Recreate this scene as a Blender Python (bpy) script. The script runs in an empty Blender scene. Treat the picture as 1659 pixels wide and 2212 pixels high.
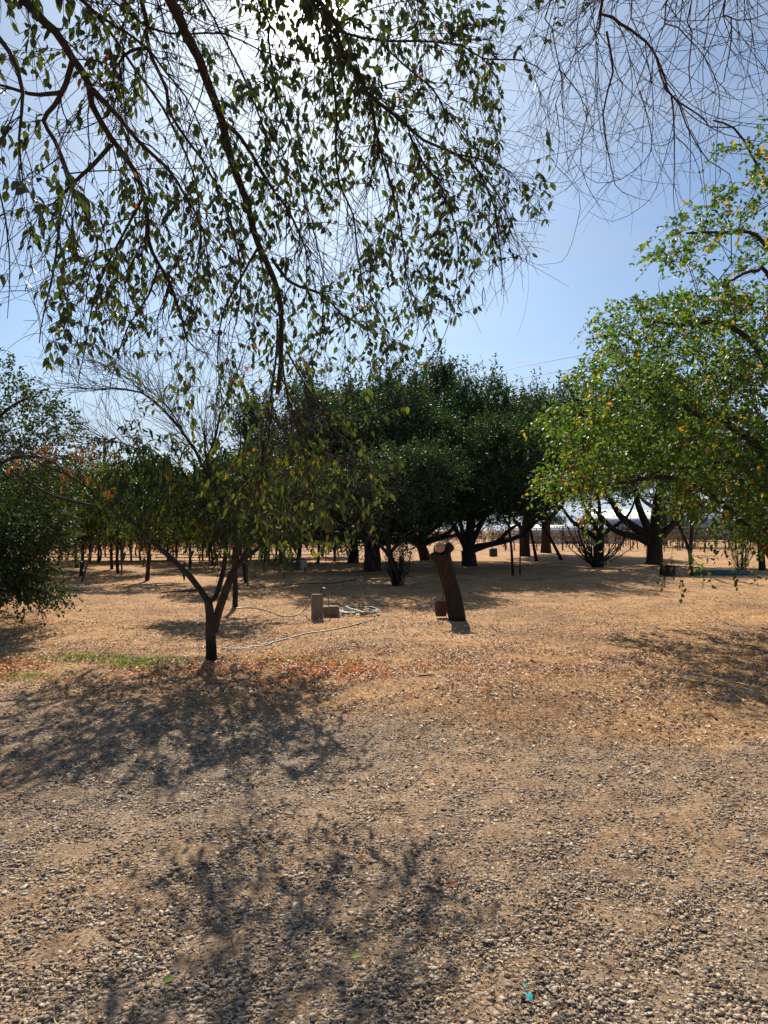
import bpy, math, random
import numpy as np
R = np.random.default_rng(7)
random.seed(7)
C = bpy.context.scene.collection
sc = bpy.context.scene
# ------------------------------------------------------------------ camera
F = 740.0; HC = 1.6; PITCH = math.atan(18 / F)
cp, sp = math.cos(PITCH), math.sin(PITCH)
KB = 768 / 1659.0
cam = bpy.data.cameras.new('camera'); co = bpy.data.objects.new('camera', cam); C.objects.link(co)
co.location = (0, 0, HC); co.rotation_euler = (math.pi / 2 + PITCH, 0, 0)
cam.sensor_fit = 'VERTICAL'; cam.angle_y = 2 * math.atan(512 / F); cam.clip_end = 20000; cam.clip_start = 0.05
sc.camera = co
SUN_EL, SUN_AZ = 36.2, -6.5          # degrees; azimuth from +Y towards +X
SD = np.array([math.sin(math.radians(SUN_AZ)) * math.cos(math.radians(SUN_EL)),
               math.cos(math.radians(SUN_AZ)) * math.cos(math.radians(SUN_EL)), math.sin(math.radians(SUN_EL))])

def at(bx, by, y):
    """world point at depth y seen at survey coordinates bx, by of the photograph"""
    px, py = bx * KB, by * KB
    dx, up = (px - 384) / F, (512 - py) / F
    dy = cp - up * sp; dz = sp + up * cp
    return np.array([dx * y / dy, y, HC + dz * y / dy])
def gat(bx, by):
    py = by * KB; up = (512 - py) / F
    dy = cp - up * sp; dz = sp + up * cp
    t = -HC / dz
    return np.array([(bx * KB - 384) / F * t, dy * t, 0.0])
def proj(P):
    P = np.asarray(P, float); d = P - np.array([0, 0, HC])
    f = d[..., 1] * cp + d[..., 2] * sp; u = -d[..., 1] * sp + d[..., 2] * cp
    f = np.maximum(f, 1e-3)
    return (384 + F * d[..., 0] / f) / KB, (512 - F * u / f) / KB
def gz(x, y):
    x = np.asarray(x, float); y = np.asarray(y, float)
    near = np.clip((y - 1) / 6, 0, 1)
    return (0.022 * np.sin(x * 1.3 + 0.7 * y) + 0.018 * np.sin(y * 1.9 - x * 0.6 + 1.0) + 0.03 * np.sin(x * 0.37 + 2) * np.sin(y * 0.31)) * (0.35 + 0.65 * near) \
        + 0.10 * np.exp(-(((x - 9) / 5) ** 2 + ((y - 24) / 2.5) ** 2))

# ------------------------------------------------------------------ mesh helpers
class M:
    def __init__(s): s.v = []; s.f = []; s.r = []; s.n = 0
    def add(s, V, faces, rnd=None):
        V = np.asarray(V, float).reshape(-1, 3)
        for fa in faces:
            fa = np.asarray(fa, np.int64)
            if fa.size: s.f.append(fa + s.n)
        s.v.append(V); s.r.append(np.full(len(V), 0.5) if rnd is None else np.broadcast_to(rnd, (len(V),)).astype(float))
        s.n += len(V)
    def build(s, name, mat, parent=None, smooth=True, off=None):
        V = np.concatenate(s.v) if s.v else np.zeros((0, 3))
        if off is not None: V = V - np.asarray(off)
        me = bpy.data.meshes.new(name)
        me.vertices.add(len(V)); me.vertices.foreach_set('co', V.astype(np.float32).ravel())
        loops = np.concatenate([f.ravel() for f in s.f]); tot = np.concatenate([np.full(len(f), f.shape[1]) for f in s.f])
        st = np.concatenate([[0], np.cumsum(tot)[:-1]])
        me.loops.add(len(loops)); me.loops.foreach_set('vertex_index', loops.astype(np.int32))
        me.polygons.add(len(tot)); me.polygons.foreach_set('loop_start', st.astype(np.int32)); me.polygons.foreach_set('loop_total', tot.astype(np.int32))
        a = me.attributes.new('rnd', 'FLOAT', 'POINT'); a.data.foreach_set('value', np.concatenate(s.r).astype(np.float32))
        me.update(calc_edges=True)
        if smooth: me.polygons.foreach_set('use_smooth', np.ones(len(tot), bool))
        me.validate(); me.materials.append(mat)
        o = bpy.data.objects.new(name, me); C.objects.link(o)
        if parent: o.parent = parent
        return o

def norm(a): return a / np.maximum(np.linalg.norm(a, axis=-1, keepdims=True), 1e-9)
def tubes(m, P, r, S=5, cap=False, rnd=None):
    """P (N,K,3), r (N,K)"""
    P = np.asarray(P, float); r = np.asarray(r, float)
    if P.ndim == 2: P = P[None]; r = r[None]
    N, K, _ = P.shape
    T = norm(np.gradient(P, axis=1))
    ref = np.where(np.abs(T[:, :1, 2:3]) > 0.9, np.array([1.0, 0.03, 0]), np.array([0.02, 0.03, 1.0]))
    ref = np.broadcast_to(ref, T.shape)
    U = norm(np.cross(T, ref)); W = np.cross(T, U)
    a = np.arange(S) / S * 2 * math.pi
    V = P[:, :, None] + r[:, :, None, None] * (np.cos(a)[:, None] * U[:, :, None] + np.sin(a)[:, None] * W[:, :, None])
    k = np.arange(K - 1)[:, None] * S; j = np.arange(S)[None]
    q = np.stack([k + j, k + (j + 1) % S, k + S + (j + 1) % S, k + S + j], -1).reshape(-1, 4)
    F_ = (q[None] + (np.arange(N) * K * S)[:, None, None]).reshape(-1, 4)
    faces = [F_]
    if cap:
        e = np.arange(S)
        faces.append(((K - 1) * S + e)[None] + (np.arange(N) * K * S)[:, None]); faces.append((e[::-1])[None] + (np.arange(N) * K * S)[:, None])
    m.add(V.reshape(-1, 3), faces, rnd)
def smooth_line(pts, step=0.12, jit=0.0):
    P = np.asarray(pts, float)
    Q = np.vstack([2 * P[0] - P[1], P, 2 * P[-1] - P[-2]]); out = []
    for i in range(1, len(Q) - 2):
        p0, p1, p2, p3 = Q[i - 1:i + 3]; n = max(2, int(np.linalg.norm(p2 - p1) / step))
        t = np.linspace(0, 1, n, endpoint=False)[:, None]
        out.append(0.5 * (2 * p1 + (p2 - p0) * t + (2 * p0 - 5 * p1 + 4 * p2 - p3) * t ** 2 + (3 * p1 - p0 - 3 * p2 + p3) * t ** 3))
    out = np.vstack(out + [P[-1:]])
    if jit:
        j = R.normal(0, jit, out.shape); j[0] = 0; j = (j + np.roll(j, 1, 0)) / 2
        out = out + j
    return out
LT = {
 'oval': (np.array([[0, 0, 0], [.35, 0, 0], [.7, 0, -.03], [1, 0, -.12], [.28, .46, .07], [.64, .40, .05], [.28, -.46, .07], [.64, -.40, .05]]),
          [[[0, 1, 4], [2, 3, 5], [0, 6, 1], [2, 7, 3]], [[1, 2, 5, 4], [1, 6, 7, 2]]]),
 'long': (np.array([[0, 0, 0], [.35, 0, .03], [.7, 0, -.06], [1, 0, -.28], [.3, .5, .12], [.68, .40, .0], [.3, -.5, .12], [.68, -.40, .0]]),
          [[[0, 1, 4], [2, 3, 5], [0, 6, 1], [2, 7, 3]], [[1, 2, 5, 4], [1, 6, 7, 2]]]),
 'dia': (np.array([[0, 0, 0], [.45, .5, .08], [1, 0, -.05], [.45, -.5, .08]]), [[[0, 2, 1], [0, 3, 2]]]),
}
def leaves(m, P, D, L, W, kind='oval', rnd=None, N=None, roll=None):
    """P,D (N,3); L,W (N,)"""
    n = len(P)
    if n == 0: return
    D = norm(D)
    if N is None: N = np.array([0, 0, 1.0]) + R.normal(0, 0.7, (n, 3))
    U = norm(np.cross(N, D)); Nn = np.cross(D, U)
    T, fs = LT[kind]; L = np.broadcast_to(L, (n,)); W = np.broadcast_to(W, (n,))
    V = P[:, None] + T[None, :, 0:1] * (D * L[:, None])[:, None] + T[None, :, 1:2] * (U * W[:, None])[:, None] + T[None, :, 2:3] * (Nn * L[:, None])[:, None]
    k = len(T); faces = [(np.array(f)[None] + (np.arange(n) * k)[:, None, None]).reshape(-1, len(f[0])) for f in fs]
    rnd = R.random(n) if rnd is None else rnd
    m.add(V.reshape(-1, 3), faces, np.repeat(rnd, k))
def twig_set(P, D, L, droop, K=6, curl=0.0, wob=.02):
    """vectorised drooping twigs: P,D (N,3), L (N,)"""
    N = len(P); q = [P]; d = norm(D); step = (L / (K - 1))[:, None]; p = P; side = R.normal(0, 1, (N, 3))
    for i in range(K - 1):
        d = norm(d + np.array([0, 0, -1.0]) * droop / (K - 1) + side * curl / (K - 1) + R.normal(0, wob, (N, 3))); p = p + d * step; q.append(p)
    return np.stack(q, 1)
def snap(limbs, P0, y0, ra):
    if not limbs: return y0, ra
    allp = np.vstack([l[0] for l in limbs]); allr = np.concatenate([l[1] for l in limbs]); bx, by = proj(allp); d = np.hypot(bx - P0[0], by - P0[1]); i = int(np.argmin(d))
    return (allp[i, 1], min(ra, allr[i] * .85)) if d[i] < 16 else (y0, ra)
def box(m, c, s, rot=0, rnd=0.5, bev=0.0):
    s = np.asarray(s, float) / 2; x, y, z = s; b = bev
    if b <= 0:
        V = np.array([[i, j, k] for i in (-x, x) for j in (-y, y) for k in (-z, z)])
        Fq = [[0, 1, 3, 2], [4, 6, 7, 5], [0, 4, 5, 1], [2, 3, 7, 6], [0, 2, 6, 4], [1, 5, 7, 3]]
        fs = [np.array(Fq)]
    else:
        ring = lambda xx, yy, zz: [[-xx + b, -yy, zz], [xx - b, -yy, zz], [xx, -yy + b, zz], [xx, yy - b, zz], [xx - b, yy, zz], [-xx + b, yy, zz], [-xx, yy - b, zz], [-xx, -yy + b, zz]]
        V = np.array(ring(x - b, y - b, -z) + ring(x, y, -z + b) + ring(x, y, z - b) + ring(x - b, y - b, z))
        q = [[l * 8 + i, l * 8 + (i + 1) % 8, l * 8 + 8 + (i + 1) % 8, l * 8 + 8 + i] for l in range(3) for i in range(8)]
        fs = [np.array(q), np.array([list(range(24, 32))]), np.array([list(range(7, -1, -1))])]
    ca, sa = math.cos(rot), math.sin(rot)
    V = V @ np.array([[ca, sa, 0], [-sa, ca, 0], [0, 0, 1]]) + np.asarray(c, float)
    m.add(V, fs, rnd)

def tag(o, label=None, cat=None, group=None, kind=None):
    if label: o['label'] = label
    if cat: o['category'] = cat
    if group: o['group'] = group
    if kind: o['kind'] = kind
    return o
def thing(name, loc, label, cat, group=None):
    o = bpy.data.objects.new(name, None); C.objects.link(o); o.empty_display_size = 0.2
    o.location = loc; return tag(o, label, cat, group)

# ------------------------------------------------------------------ materials
def newmat(name):
    m = bpy.data.materials.new(name); m.use_nodes = True; nt = m.node_tree; nt.nodes.clear()
    out = nt.nodes.new('ShaderNodeOutputMaterial'); return m, nt, out
def nd(nt, t, **k):
    n = nt.nodes.new(t)
    for a, b in k.items(): setattr(n, a, b)
    return n
def ramp(nt, stops, src=None, interp='LINEAR'):
    n = nt.nodes.new('ShaderNodeValToRGB'); e = n.color_ramp.elements; n.color_ramp.interpolation = interp
    while len(e) < len(stops): e.new(0.5)
    for i, (p, c) in enumerate(stops): e[i].position = p; e[i].color = (*c, 1) if len(c) == 3 else c
    if src: nt.links.new(src, n.inputs[0])
    return n
def noise(nt, scale, detail=4, rough=0.6, vec=None, dist=0):
    n = nt.nodes.new('ShaderNodeTexNoise'); n.inputs['Scale'].default_value = scale; n.inputs['Detail'].default_value = detail
    n.inputs['Roughness'].default_value = rough; n.inputs['Distortion'].default_value = dist
    if vec: nt.links.new(vec, n.inputs['Vector'])
    return n
def mixc(nt, fac, a, b, mode='MIX'):
    n = nt.nodes.new('ShaderNodeMix'); n.data_type = 'RGBA'; n.blend_type = mode
    for s, v in ((n.inputs[0], fac), (n.inputs[6], a), (n.inputs[7], b)):
        if hasattr(v, 'is_linked') or hasattr(v, 'links'): nt.links.new(v, s)
        elif isinstance(v, (int, float)): s.default_value = v
        else: s.default_value = (*v, 1)
    return n.outputs[2]
def leafmat(name, stops, trans=0.38, rough=0.5, tgain=(1.5, 1.6, 0.6), spec=0.35):
    m, nt, out = newmat(name)
    at_ = nd(nt, 'ShaderNodeAttribute', attribute_name='rnd')
    rp = ramp(nt, stops, at_.outputs['Fac'])
    p = nd(nt, 'ShaderNodeBsdfPrincipled'); p.inputs['Roughness'].default_value = rough; p.inputs['Specular IOR Level'].default_value = spec
    nt.links.new(rp.outputs[0], p.inputs['Base Color'])
    t = nd(nt, 'ShaderNodeBsdfTranslucent'); nt.links.new(mixc(nt, 1.0, rp.outputs[0], tgain, 'MULTIPLY'), t.inputs['Color'])
    mx = nd(nt, 'ShaderNodeMixShader'); mx.inputs[0].default_value = trans
    nt.links.new(p.outputs[0], mx.inputs[1]); nt.links.new(t.outputs[0], mx.inputs[2]); nt.links.new(mx.outputs[0], out.inputs[0])
    return m
def barkmat(name, c1, c2, scale=14, stretch=0.25, bump=0.6):
    m, nt, out = newmat(name)
    tc = nd(nt, 'ShaderNodeTexCoord'); mp = nd(nt, 'ShaderNodeMapping'); mp.inputs['Scale'].default_value = (1, 1, stretch)
    nt.links.new(tc.outputs['Object'], mp.inputs['Vector'])
    n = noise(nt, scale, 6, 0.7, mp.outputs[0], 0.6); rp = ramp(nt, [(0.3, c1), (0.7, c2)], n.outputs[0])
    p = nd(nt, 'ShaderNodeBsdfPrincipled'); p.inputs['Roughness'].default_value = 0.9; p.inputs['Specular IOR Level'].default_value = 0.15
    b = nd(nt, 'ShaderNodeBump'); b.inputs['Strength'].default_value = bump; b.inputs['Distance'].default_value = 0.04
    nt.links.new(n.outputs[0], b.inputs['Height']); nt.links.new(b.outputs[0], p.inputs['Normal'])
    nt.links.new(rp.outputs[0], p.inputs['Base Color']); nt.links.new(p.outputs[0], out.inputs[0]); return m
def plain(name, c, rough=0.6, var=0.25, scale=20, metal=0.0, bump=0.0):
    m, nt, out = newmat(name); tc = nd(nt, 'ShaderNodeTexCoord')
    n = noise(nt, scale, 5, 0.65, tc.outputs['Object']); c = np.array(c)
    rp = ramp(nt, [(0.3, tuple(c * (1 - var))), (0.7, tuple(np.minimum(c * (1 + var), 1)))], n.outputs[0])
    p = nd(nt, 'ShaderNodeBsdfPrincipled'); p.inputs['Roughness'].default_value = rough; p.inputs['Metallic'].default_value = metal
    nt.links.new(rp.outputs[0], p.inputs['Base Color'])
    if bump:
        b = nd(nt, 'ShaderNodeBump'); b.inputs['Strength'].default_value = bump; b.inputs['Distance'].default_value = 0.01
        nt.links.new(n.outputs[0], b.inputs['Height']); nt.links.new(b.outputs[0], p.inputs['Normal'])
    nt.links.new(p.outputs[0], out.inputs[0]); return m
def rndmat(name, stops, rough=0.85, interp='LINEAR', spec=0.2, trans=0.0, nz=0.0):
    m, nt, out = newmat(name); a = nd(nt, 'ShaderNodeAttribute', attribute_name='rnd'); rp = ramp(nt, stops, a.outputs['Fac'], interp)
    p = nd(nt, 'ShaderNodeBsdfPrincipled'); p.inputs['Roughness'].default_value = rough; p.inputs['Specular IOR Level'].default_value = spec
    col = rp.outputs[0]
    if nz:
        tc = nd(nt, 'ShaderNodeTexCoord'); n = noise(nt, nz, 3, 0.7, tc.outputs['Object']); r2 = ramp(nt, [(0.3, (0.7,) * 3), (0.7, (1.0,) * 3)], n.outputs[0])
        col = mixc(nt, 1.0, col, r2.outputs[0], 'MULTIPLY')
    nt.links.new(col, p.inputs['Base Color'])
    if trans:
        t = nd(nt, 'ShaderNodeBsdfTranslucent'); nt.links.new(col, t.inputs[0]); mx = nd(nt, 'ShaderNodeMixShader'); mx.inputs[0].default_value = trans
        nt.links.new(p.outputs[0], mx.inputs[1]); nt.links.new(t.outputs[0], mx.inputs[2]); nt.links.new(mx.outputs[0], out.inputs[0])
    else: nt.links.new(p.outputs[0], out.inputs[0])
    return m

m_elm = leafmat('elm_leaf', [(0, (.032, .048, .028)), (.5, (.048, .07, .034)), (.85, (.08, .11, .03)), (.93, (.16, .17, .03)), (.985, (.30, .22, .04)), (1, (.35, .12, .05))], 0.30, tgain=(1.8, 1.7, .5))
m_peach = leafmat('peach_leaf', [(0, (.02, .036, .015)), (.6, (.038, .062, .021)), (.93, (.075, .105, .03)), (1, (.2, .1, .04))], 0.22, spec=.2, rough=.6)
m_peach_orange = leafmat('turned_leaf', [(0, (.22, .08, .04)), (.5, (.30, .13, .04)), (1, (.30, .2, .06))], 0.3, tgain=(1.5, 1.2, 0.7))
m_dark = leafmat('dense_leaf', [(0, (.023, .050, .028)), (.6, (.044, .08, .036)), (1, (.078, .12, .045))], 0.2, rough=.6, spec=.2)
m_right = leafmat('pistachio_leaf', [(0, (.038, .085, .025)), (.55, (.078, .15, .035)), (.86, (.15, .215, .04)), (.93, (.36, .28, .04)), (1, (.5, .24, .05))], 0.36, tgain=(1.9, 1.8, 0.5), spec=.22, rough=.55)
m_left = leafmat('left_leaf', [(0, (.022, .042, .018)), (.7, (.045, .075, .025)), (1, (.10, .12, .03))], 0.22, spec=.15, rough=.65)
m_orch = leafmat('orchard_leaf', [(0, (.035, .06, .02)), (.6, (.065, .10, .025)), (.9, (.13, .15, .03)), (1, (.3, .14, .04))], 0.4)
m_vine = leafmat('vine_leaf', [(0, (.10, .09, .04)), (.5, (.18, .13, .05)), (.8, (.32, .15, .05)), (1, (.36, .10, .05))], 0.35, tgain=(1.4, 1.2, .7))
m_vinebrown = rndmat('vine_brown', [(0, (.09, .065, .05)), (.6, (.17, .12, .085)), (1, (.20, .13, .09))], trans=.15)
m_bark = barkmat('grey_bark', (.030, .023, .019), (.085, .064, .050), 22)
m_twig = barkmat('twig_bark', (.04, .024, .02), (.09, .055, .045), 30, 1, .2)
m_bark_dark = barkmat('dark_bark', (.018, .014, .012), (.055, .042, .035), 9)
m_bark_stump = barkmat('stump_bark', (.018, .014, .011), (.062, .047, .036), 18, .18, 1.0)
m_charcoal = barkmat('damp_bark', (.015, .012, .01), (.04, .03, .025), 16)
def dampmat(name, dark, a1, a2, z0, z1):
    m, nt, out = newmat(name); tc = nd(nt, 'ShaderNodeTexCoord'); sx = nd(nt, 'ShaderNodeSeparateXYZ'); nt.links.new(tc.outputs['Object'], sx.inputs[0])
    n = noise(nt, 22, 5, .7, tc.outputs['Object'], .5); mr = nd(nt, 'ShaderNodeMath', operation='MULTIPLY_ADD'); mr.inputs[1].default_value = .14; nt.links.new(n.outputs[0], mr.inputs[0]); nt.links.new(sx.outputs['Z'], mr.inputs[2])
    mp = nd(nt, 'ShaderNodeMapRange'); mp.inputs['From Min'].default_value = z0 + .07; mp.inputs['From Max'].default_value = z1 + .07; nt.links.new(mr.outputs[0], mp.inputs['Value'])
    rp = ramp(nt, [(.3, a1), (.7, a2)], n.outputs[0]); p = nd(nt, 'ShaderNodeBsdfPrincipled'); p.inputs['Roughness'].default_value = .85; p.inputs['Specular IOR Level'].default_value = .15
    nt.links.new(mixc(nt, mp.outputs[0], dark, rp.outputs[0]), p.inputs['Base Color']); b = nd(nt, 'ShaderNodeBump'); b.inputs['Strength'].default_value = .8; b.inputs['Distance'].default_value = .02
    nt.links.new(n.outputs[0], b.inputs['Height']); nt.links.new(b.outputs[0], p.inputs['Normal']); nt.links.new(p.outputs[0], out.inputs[0]); return m
m_redtwig = plain('red_twig', (.06, .03, .03), .7, .4, 6)
m_cut = None

# ------------------------------------------------------------------ world and sun
w = bpy.data.worlds.new('World'); sc.world = w; w.use_nodes = True; nt = w.node_tree; nt.nodes.clear()
wo = nd(nt, 'ShaderNodeOutputWorld'); bg = nd(nt, 'ShaderNodeBackground'); sky = nd(nt, 'ShaderNodeTexSky', sky_type='NISHITA')
sky.sun_disc = False; sky.sun_elevation = math.radians(SUN_EL); sky.sun_rotation = math.radians(SUN_AZ)
sky.air_density = 1.0; sky.dust_density = 0.9; sky.ozone_density = 2.2; sky.altitude = 50
tc = nd(nt, 'ShaderNodeTexCoord')
# aureole of the low haze round the sun
dp = nd(nt, 'ShaderNodeVectorMath', operation='DOT_PRODUCT'); dp.inputs[1].default_value = tuple(SD)
nv = nd(nt, 'ShaderNodeVectorMath', operation='NORMALIZE'); nt.links.new(tc.outputs['Generated'], nv.inputs[0]); nt.links.new(nv.outputs[0], dp.inputs[0])
def powr(e, k):
    mx = nd(nt, 'ShaderNodeMath', operation='MAXIMUM'); mx.inputs[1].default_value = 0; nt.links.new(dp.outputs['Value'], mx.inputs[0])
    p = nd(nt, 'ShaderNodeMath', operation='POWER'); p.inputs[1].default_value = e; nt.links.new(mx.outputs[0], p.inputs[0])
    q = nd(nt, 'ShaderNodeMath', operation='MULTIPLY'); q.inputs[1].default_value = k; nt.links.new(p.outputs[0], q.inputs[0]); return q.outputs[0]
ad = nd(nt, 'ShaderNodeMath', operation='ADD'); nt.links.new(powr(150, 4.0), ad.inputs[0]); nt.links.new(powr(1100, 90), ad.inputs[1])
glow = nd(nt, 'ShaderNodeVectorMath', operation='SCALE'); glow.inputs[0].default_value = (1.0, .96, .9); nt.links.new(ad.outputs[0], glow.inputs['Scale'])
# thin cirrus
mp = nd(nt, 'ShaderNodeMapping'); mp.inputs['Scale'].default_value = (1.2, 1.2, 5); nt.links.new(tc.outputs['Generated'], mp.inputs['Vector'])
cn = noise(nt, 1.6, 6, .55, mp.outputs[0], .8); cr = ramp(nt, [(.42, (0, 0, 0)), (.8, (.6, .6, .6))], cn.outputs[0])
hs = nd(nt, 'ShaderNodeHueSaturation'); hs.inputs['Saturation'].default_value = 1.0; hs.inputs['Value'].default_value = 1.0
nt.links.new(sky.outputs[0], hs.inputs['Color'])
bal = mixc(nt, 1.0, hs.outputs[0], (.86, 1.03, 1.17), 'MULTIPLY')
sz = nd(nt, 'ShaderNodeSeparateXYZ'); nt.links.new(nv.outputs[0], sz.inputs[0])
hz = ramp(nt, [(0.0, (1, 1, 1)), (.07, (.8, .8, .8)), (.22, (0, 0, 0))], sz.outputs['Z'])
cl0 = mixc(nt, cr.outputs[0], bal, (5.5, 6.6, 8.0)); cl = mixc(nt, hz.outputs[0], cl0, (7.0, 8.2, 9.8))
av = nd(nt, 'ShaderNodeVectorMath', operation='ADD'); nt.links.new(cl, av.inputs[0]); nt.links.new(glow.outputs[0], av.inputs[1])
nt.links.new(av.outputs[0], bg.inputs['Color']); bg.inputs['Strength'].default_value = 0.059
nt.links.new(bg.outputs[0], wo.inputs['Surface'])
sl = bpy.data.lights.new('sun', 'SUN'); sl.energy = 5.0; sl.angle = math.radians(0.55); sl.color = (1, .91, .78)
so = bpy.data.objects.new('sun', sl); C.objects.link(so)
from mathutils import Vector
so.rotation_euler = Vector(tuple(SD)).to_track_quat('Z', 'Y').to_euler(); so.location = (-10, 60, 50)
sc.view_settings.view_transform = 'Standard'; sc.view_settings.look = 'None'; sc.view_settings.gamma = 1; sc.view_settings.exposure = 0.62
sc.cycles.max_bounces = 8; sc.cycles.diffuse_bounces = 3; sc.cycles.transmission_bounces = 4

# ------------------------------------------------------------------ ground
def gravel_mask(x, y):
    edge = 6.25 - 0.26 * np.clip(x, -4, 6) + 0.16 * np.sin(x * 1.7 + 1) + 0.08 * np.sin(x * 5.1) + .07 * np.sin(x * 11 + y * 3)
    return 1 / (1 + np.exp((y - edge) * 6.0))
def nz2(x, y, f, s=0):
    return (np.sin(x * f * 1.1 + 1.3 + s) * np.sin(y * f * 1.3 + 0.4 * s) + np.sin((x + y) * f * 0.73 + 2.1 * s) * np.sin((x - 1.7 * y) * f * 0.61 + s) + np.sin(x * f * 2.3 - y * f * 1.9 + s) * 0.5) / 2.5
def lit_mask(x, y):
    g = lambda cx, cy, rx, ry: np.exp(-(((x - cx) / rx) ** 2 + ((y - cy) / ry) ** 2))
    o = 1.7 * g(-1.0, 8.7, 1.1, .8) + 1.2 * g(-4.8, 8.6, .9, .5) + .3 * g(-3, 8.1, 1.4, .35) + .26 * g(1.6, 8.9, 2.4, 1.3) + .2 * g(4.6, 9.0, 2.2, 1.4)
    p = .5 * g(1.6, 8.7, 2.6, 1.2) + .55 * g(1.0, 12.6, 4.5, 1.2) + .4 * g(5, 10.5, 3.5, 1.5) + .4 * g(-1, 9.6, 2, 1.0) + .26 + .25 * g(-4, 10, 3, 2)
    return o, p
def green_mask(x, y):
    g = lambda cx, cy, rx, ry: np.exp(-(((x - cx) / rx) ** 2 + ((y - cy) / ry) ** 2))
    return np.clip(1.1 * g(-3.35, 9.0, .7, .28) + .8 * g(-2.75, 8.6, .5, .2) + .8 * g(-1.15, 9.15, .45, .16) + .6 * g(-3.9, 8.0, .5, .12), 0, 1)
def axis(lo, hi, step, far, k=1.22):
    a = list(np.arange(lo, hi, step)); s = step; x = hi; up = []
    while x < far: up.append(x); s *= k; x += s
    s = step; x = lo - step; dn = []
    while x > -far: dn.append(x); s *= k; x -= s
    return np.array(dn[::-1] + a + up)
xs = axis(-7, 7, .07, 4000); ys = axis(1.5, 16, .07, 4500)
X, Y = np.meshgrid(xs, ys); Z = gz(X, Y) * np.clip(1.5 - np.hypot(X, Y) / 120, 0, 1)
Z += 0.008 * nz2(X, Y, 9) * (np.abs(X) < 9) * (Y < 18) * (Y > 1)
G = M(); nx, ny = len(xs), len(ys)
i = (np.arange(ny - 1)[:, None] * nx + np.arange(nx - 1)[None]); q = np.stack([i, i + 1, i + nx + 1, i + nx], -1).reshape(-1, 4)
G.add(np.stack([X, Y, Z], -1).reshape(-1, 3), [q])
gm, gnt, out = newmat('orchard_soil')
tcg = nd(gnt, 'ShaderNodeTexCoord'); za = nd(gnt, 'ShaderNodeAttribute', attribute_name='zone'); sepz = nd(gnt, 'ShaderNodeSeparateColor'); gnt.links.new(za.outputs['Color'], sepz.inputs[0])
V_ = tcg.outputs['Object']
n1 = noise(gnt, .55, 5, .6, V_); n2 = noise(gnt, 6, 6, .7, V_); n3 = noise(gnt, 55, 4, .75, V_); n4 = noise(gnt, 1.7, 5, .65, V_, .4)
soil = ramp(gnt, [(.32, (.26, .135, .068)), (.5, (.45, .25, .12)), (.68, (.60, .36, .18))], n2.outputs[0]).outputs[0]
straw = ramp(gnt, [(.35, (.37, .21, .10)), (.6, (.68, .43, .22))], n3.outputs[0]).outputs[0]
stm = ramp(gnt, [(.42, (0, 0, 0)), (.62, (1, 1, 1))], n4.outputs[0]).outputs[0]
base = mixc(gnt, stm, soil, straw)
big = ramp(gnt, [(.32, (.66, .66, .70)), (.5, (.95, .94, .93)), (.68, (1.14, 1.10, 1.0))], n1.outputs[0]).outputs[0]
base = mixc(gnt, 1.0, base, big, 'MULTIPLY')
fine = ramp(gnt, [(.36, (.38, .35, .33)), (.5, (.95, .95, .95)), (.66, (1.35, 1.3, 1.2))], n3.outputs[0]).outputs[0]
base = mixc(gnt, .7, base, fine, 'MULTIPLY')
grey = ramp(gnt, [(.3, (.17, .125, .09)), (.55, (.36, .27, .19)), (.75, (.48, .365, .26))], n2.outputs[0]).outputs[0]
grey = mixc(gnt, .8, grey, fine, 'MULTIPLY')
base = mixc(gnt, sepz.outputs[0], base, grey)
dk = mixc(gnt, sepz.outputs[2], base, (.06, .045, .03)) # damp mulch at the watered trunk
gp = nd(gnt, 'ShaderNodeBsdfPrincipled'); gp.inputs['Roughness'].default_value = .95; gp.inputs['Specular IOR Level'].default_value = .1
gb = nd(gnt, 'ShaderNodeBump'); gb.inputs['Strength'].default_value = .9; gb.inputs['Distance'].default_value = .02
hm = nd(gnt, 'ShaderNodeMath', operation='ADD'); gnt.links.new(n3.outputs[0], hm.inputs[0]); gnt.links.new(n2.outputs[0], hm.inputs[1])
gnt.links.new(hm.outputs[0], gb.inputs['Height']); gnt.links.new(gb.outputs[0], gp.inputs['Normal']); gnt.links.new(dk, gp.inputs['Base Color']); gnt.links.new(gp.outputs[0], out.inputs[0])
go = G.build('ground', gm, smooth=True); tag(go, kind='structure')
zc = np.zeros((ny * nx, 4), np.float32); xf, yf = X.ravel(), Y.ravel()
zc[:, 0] = gravel_mask(xf, yf) * np.clip(.75 + .5 * nz2(xf, yf, 1.1, 2), 0, 1); zc[:, 1] = green_mask(xf, yf)
zc[:, 2] = np.clip(1.2 * np.exp(-(((xf + 2.35) / .55) ** 2 + ((yf - 9.0) / .28) ** 2)), 0, .9); zc[:, 3] = 1
ca = go.data.color_attributes.new('zone', 'FLOAT_COLOR', 'POINT'); ca.data.foreach_set('color', zc.ravel())

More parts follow.
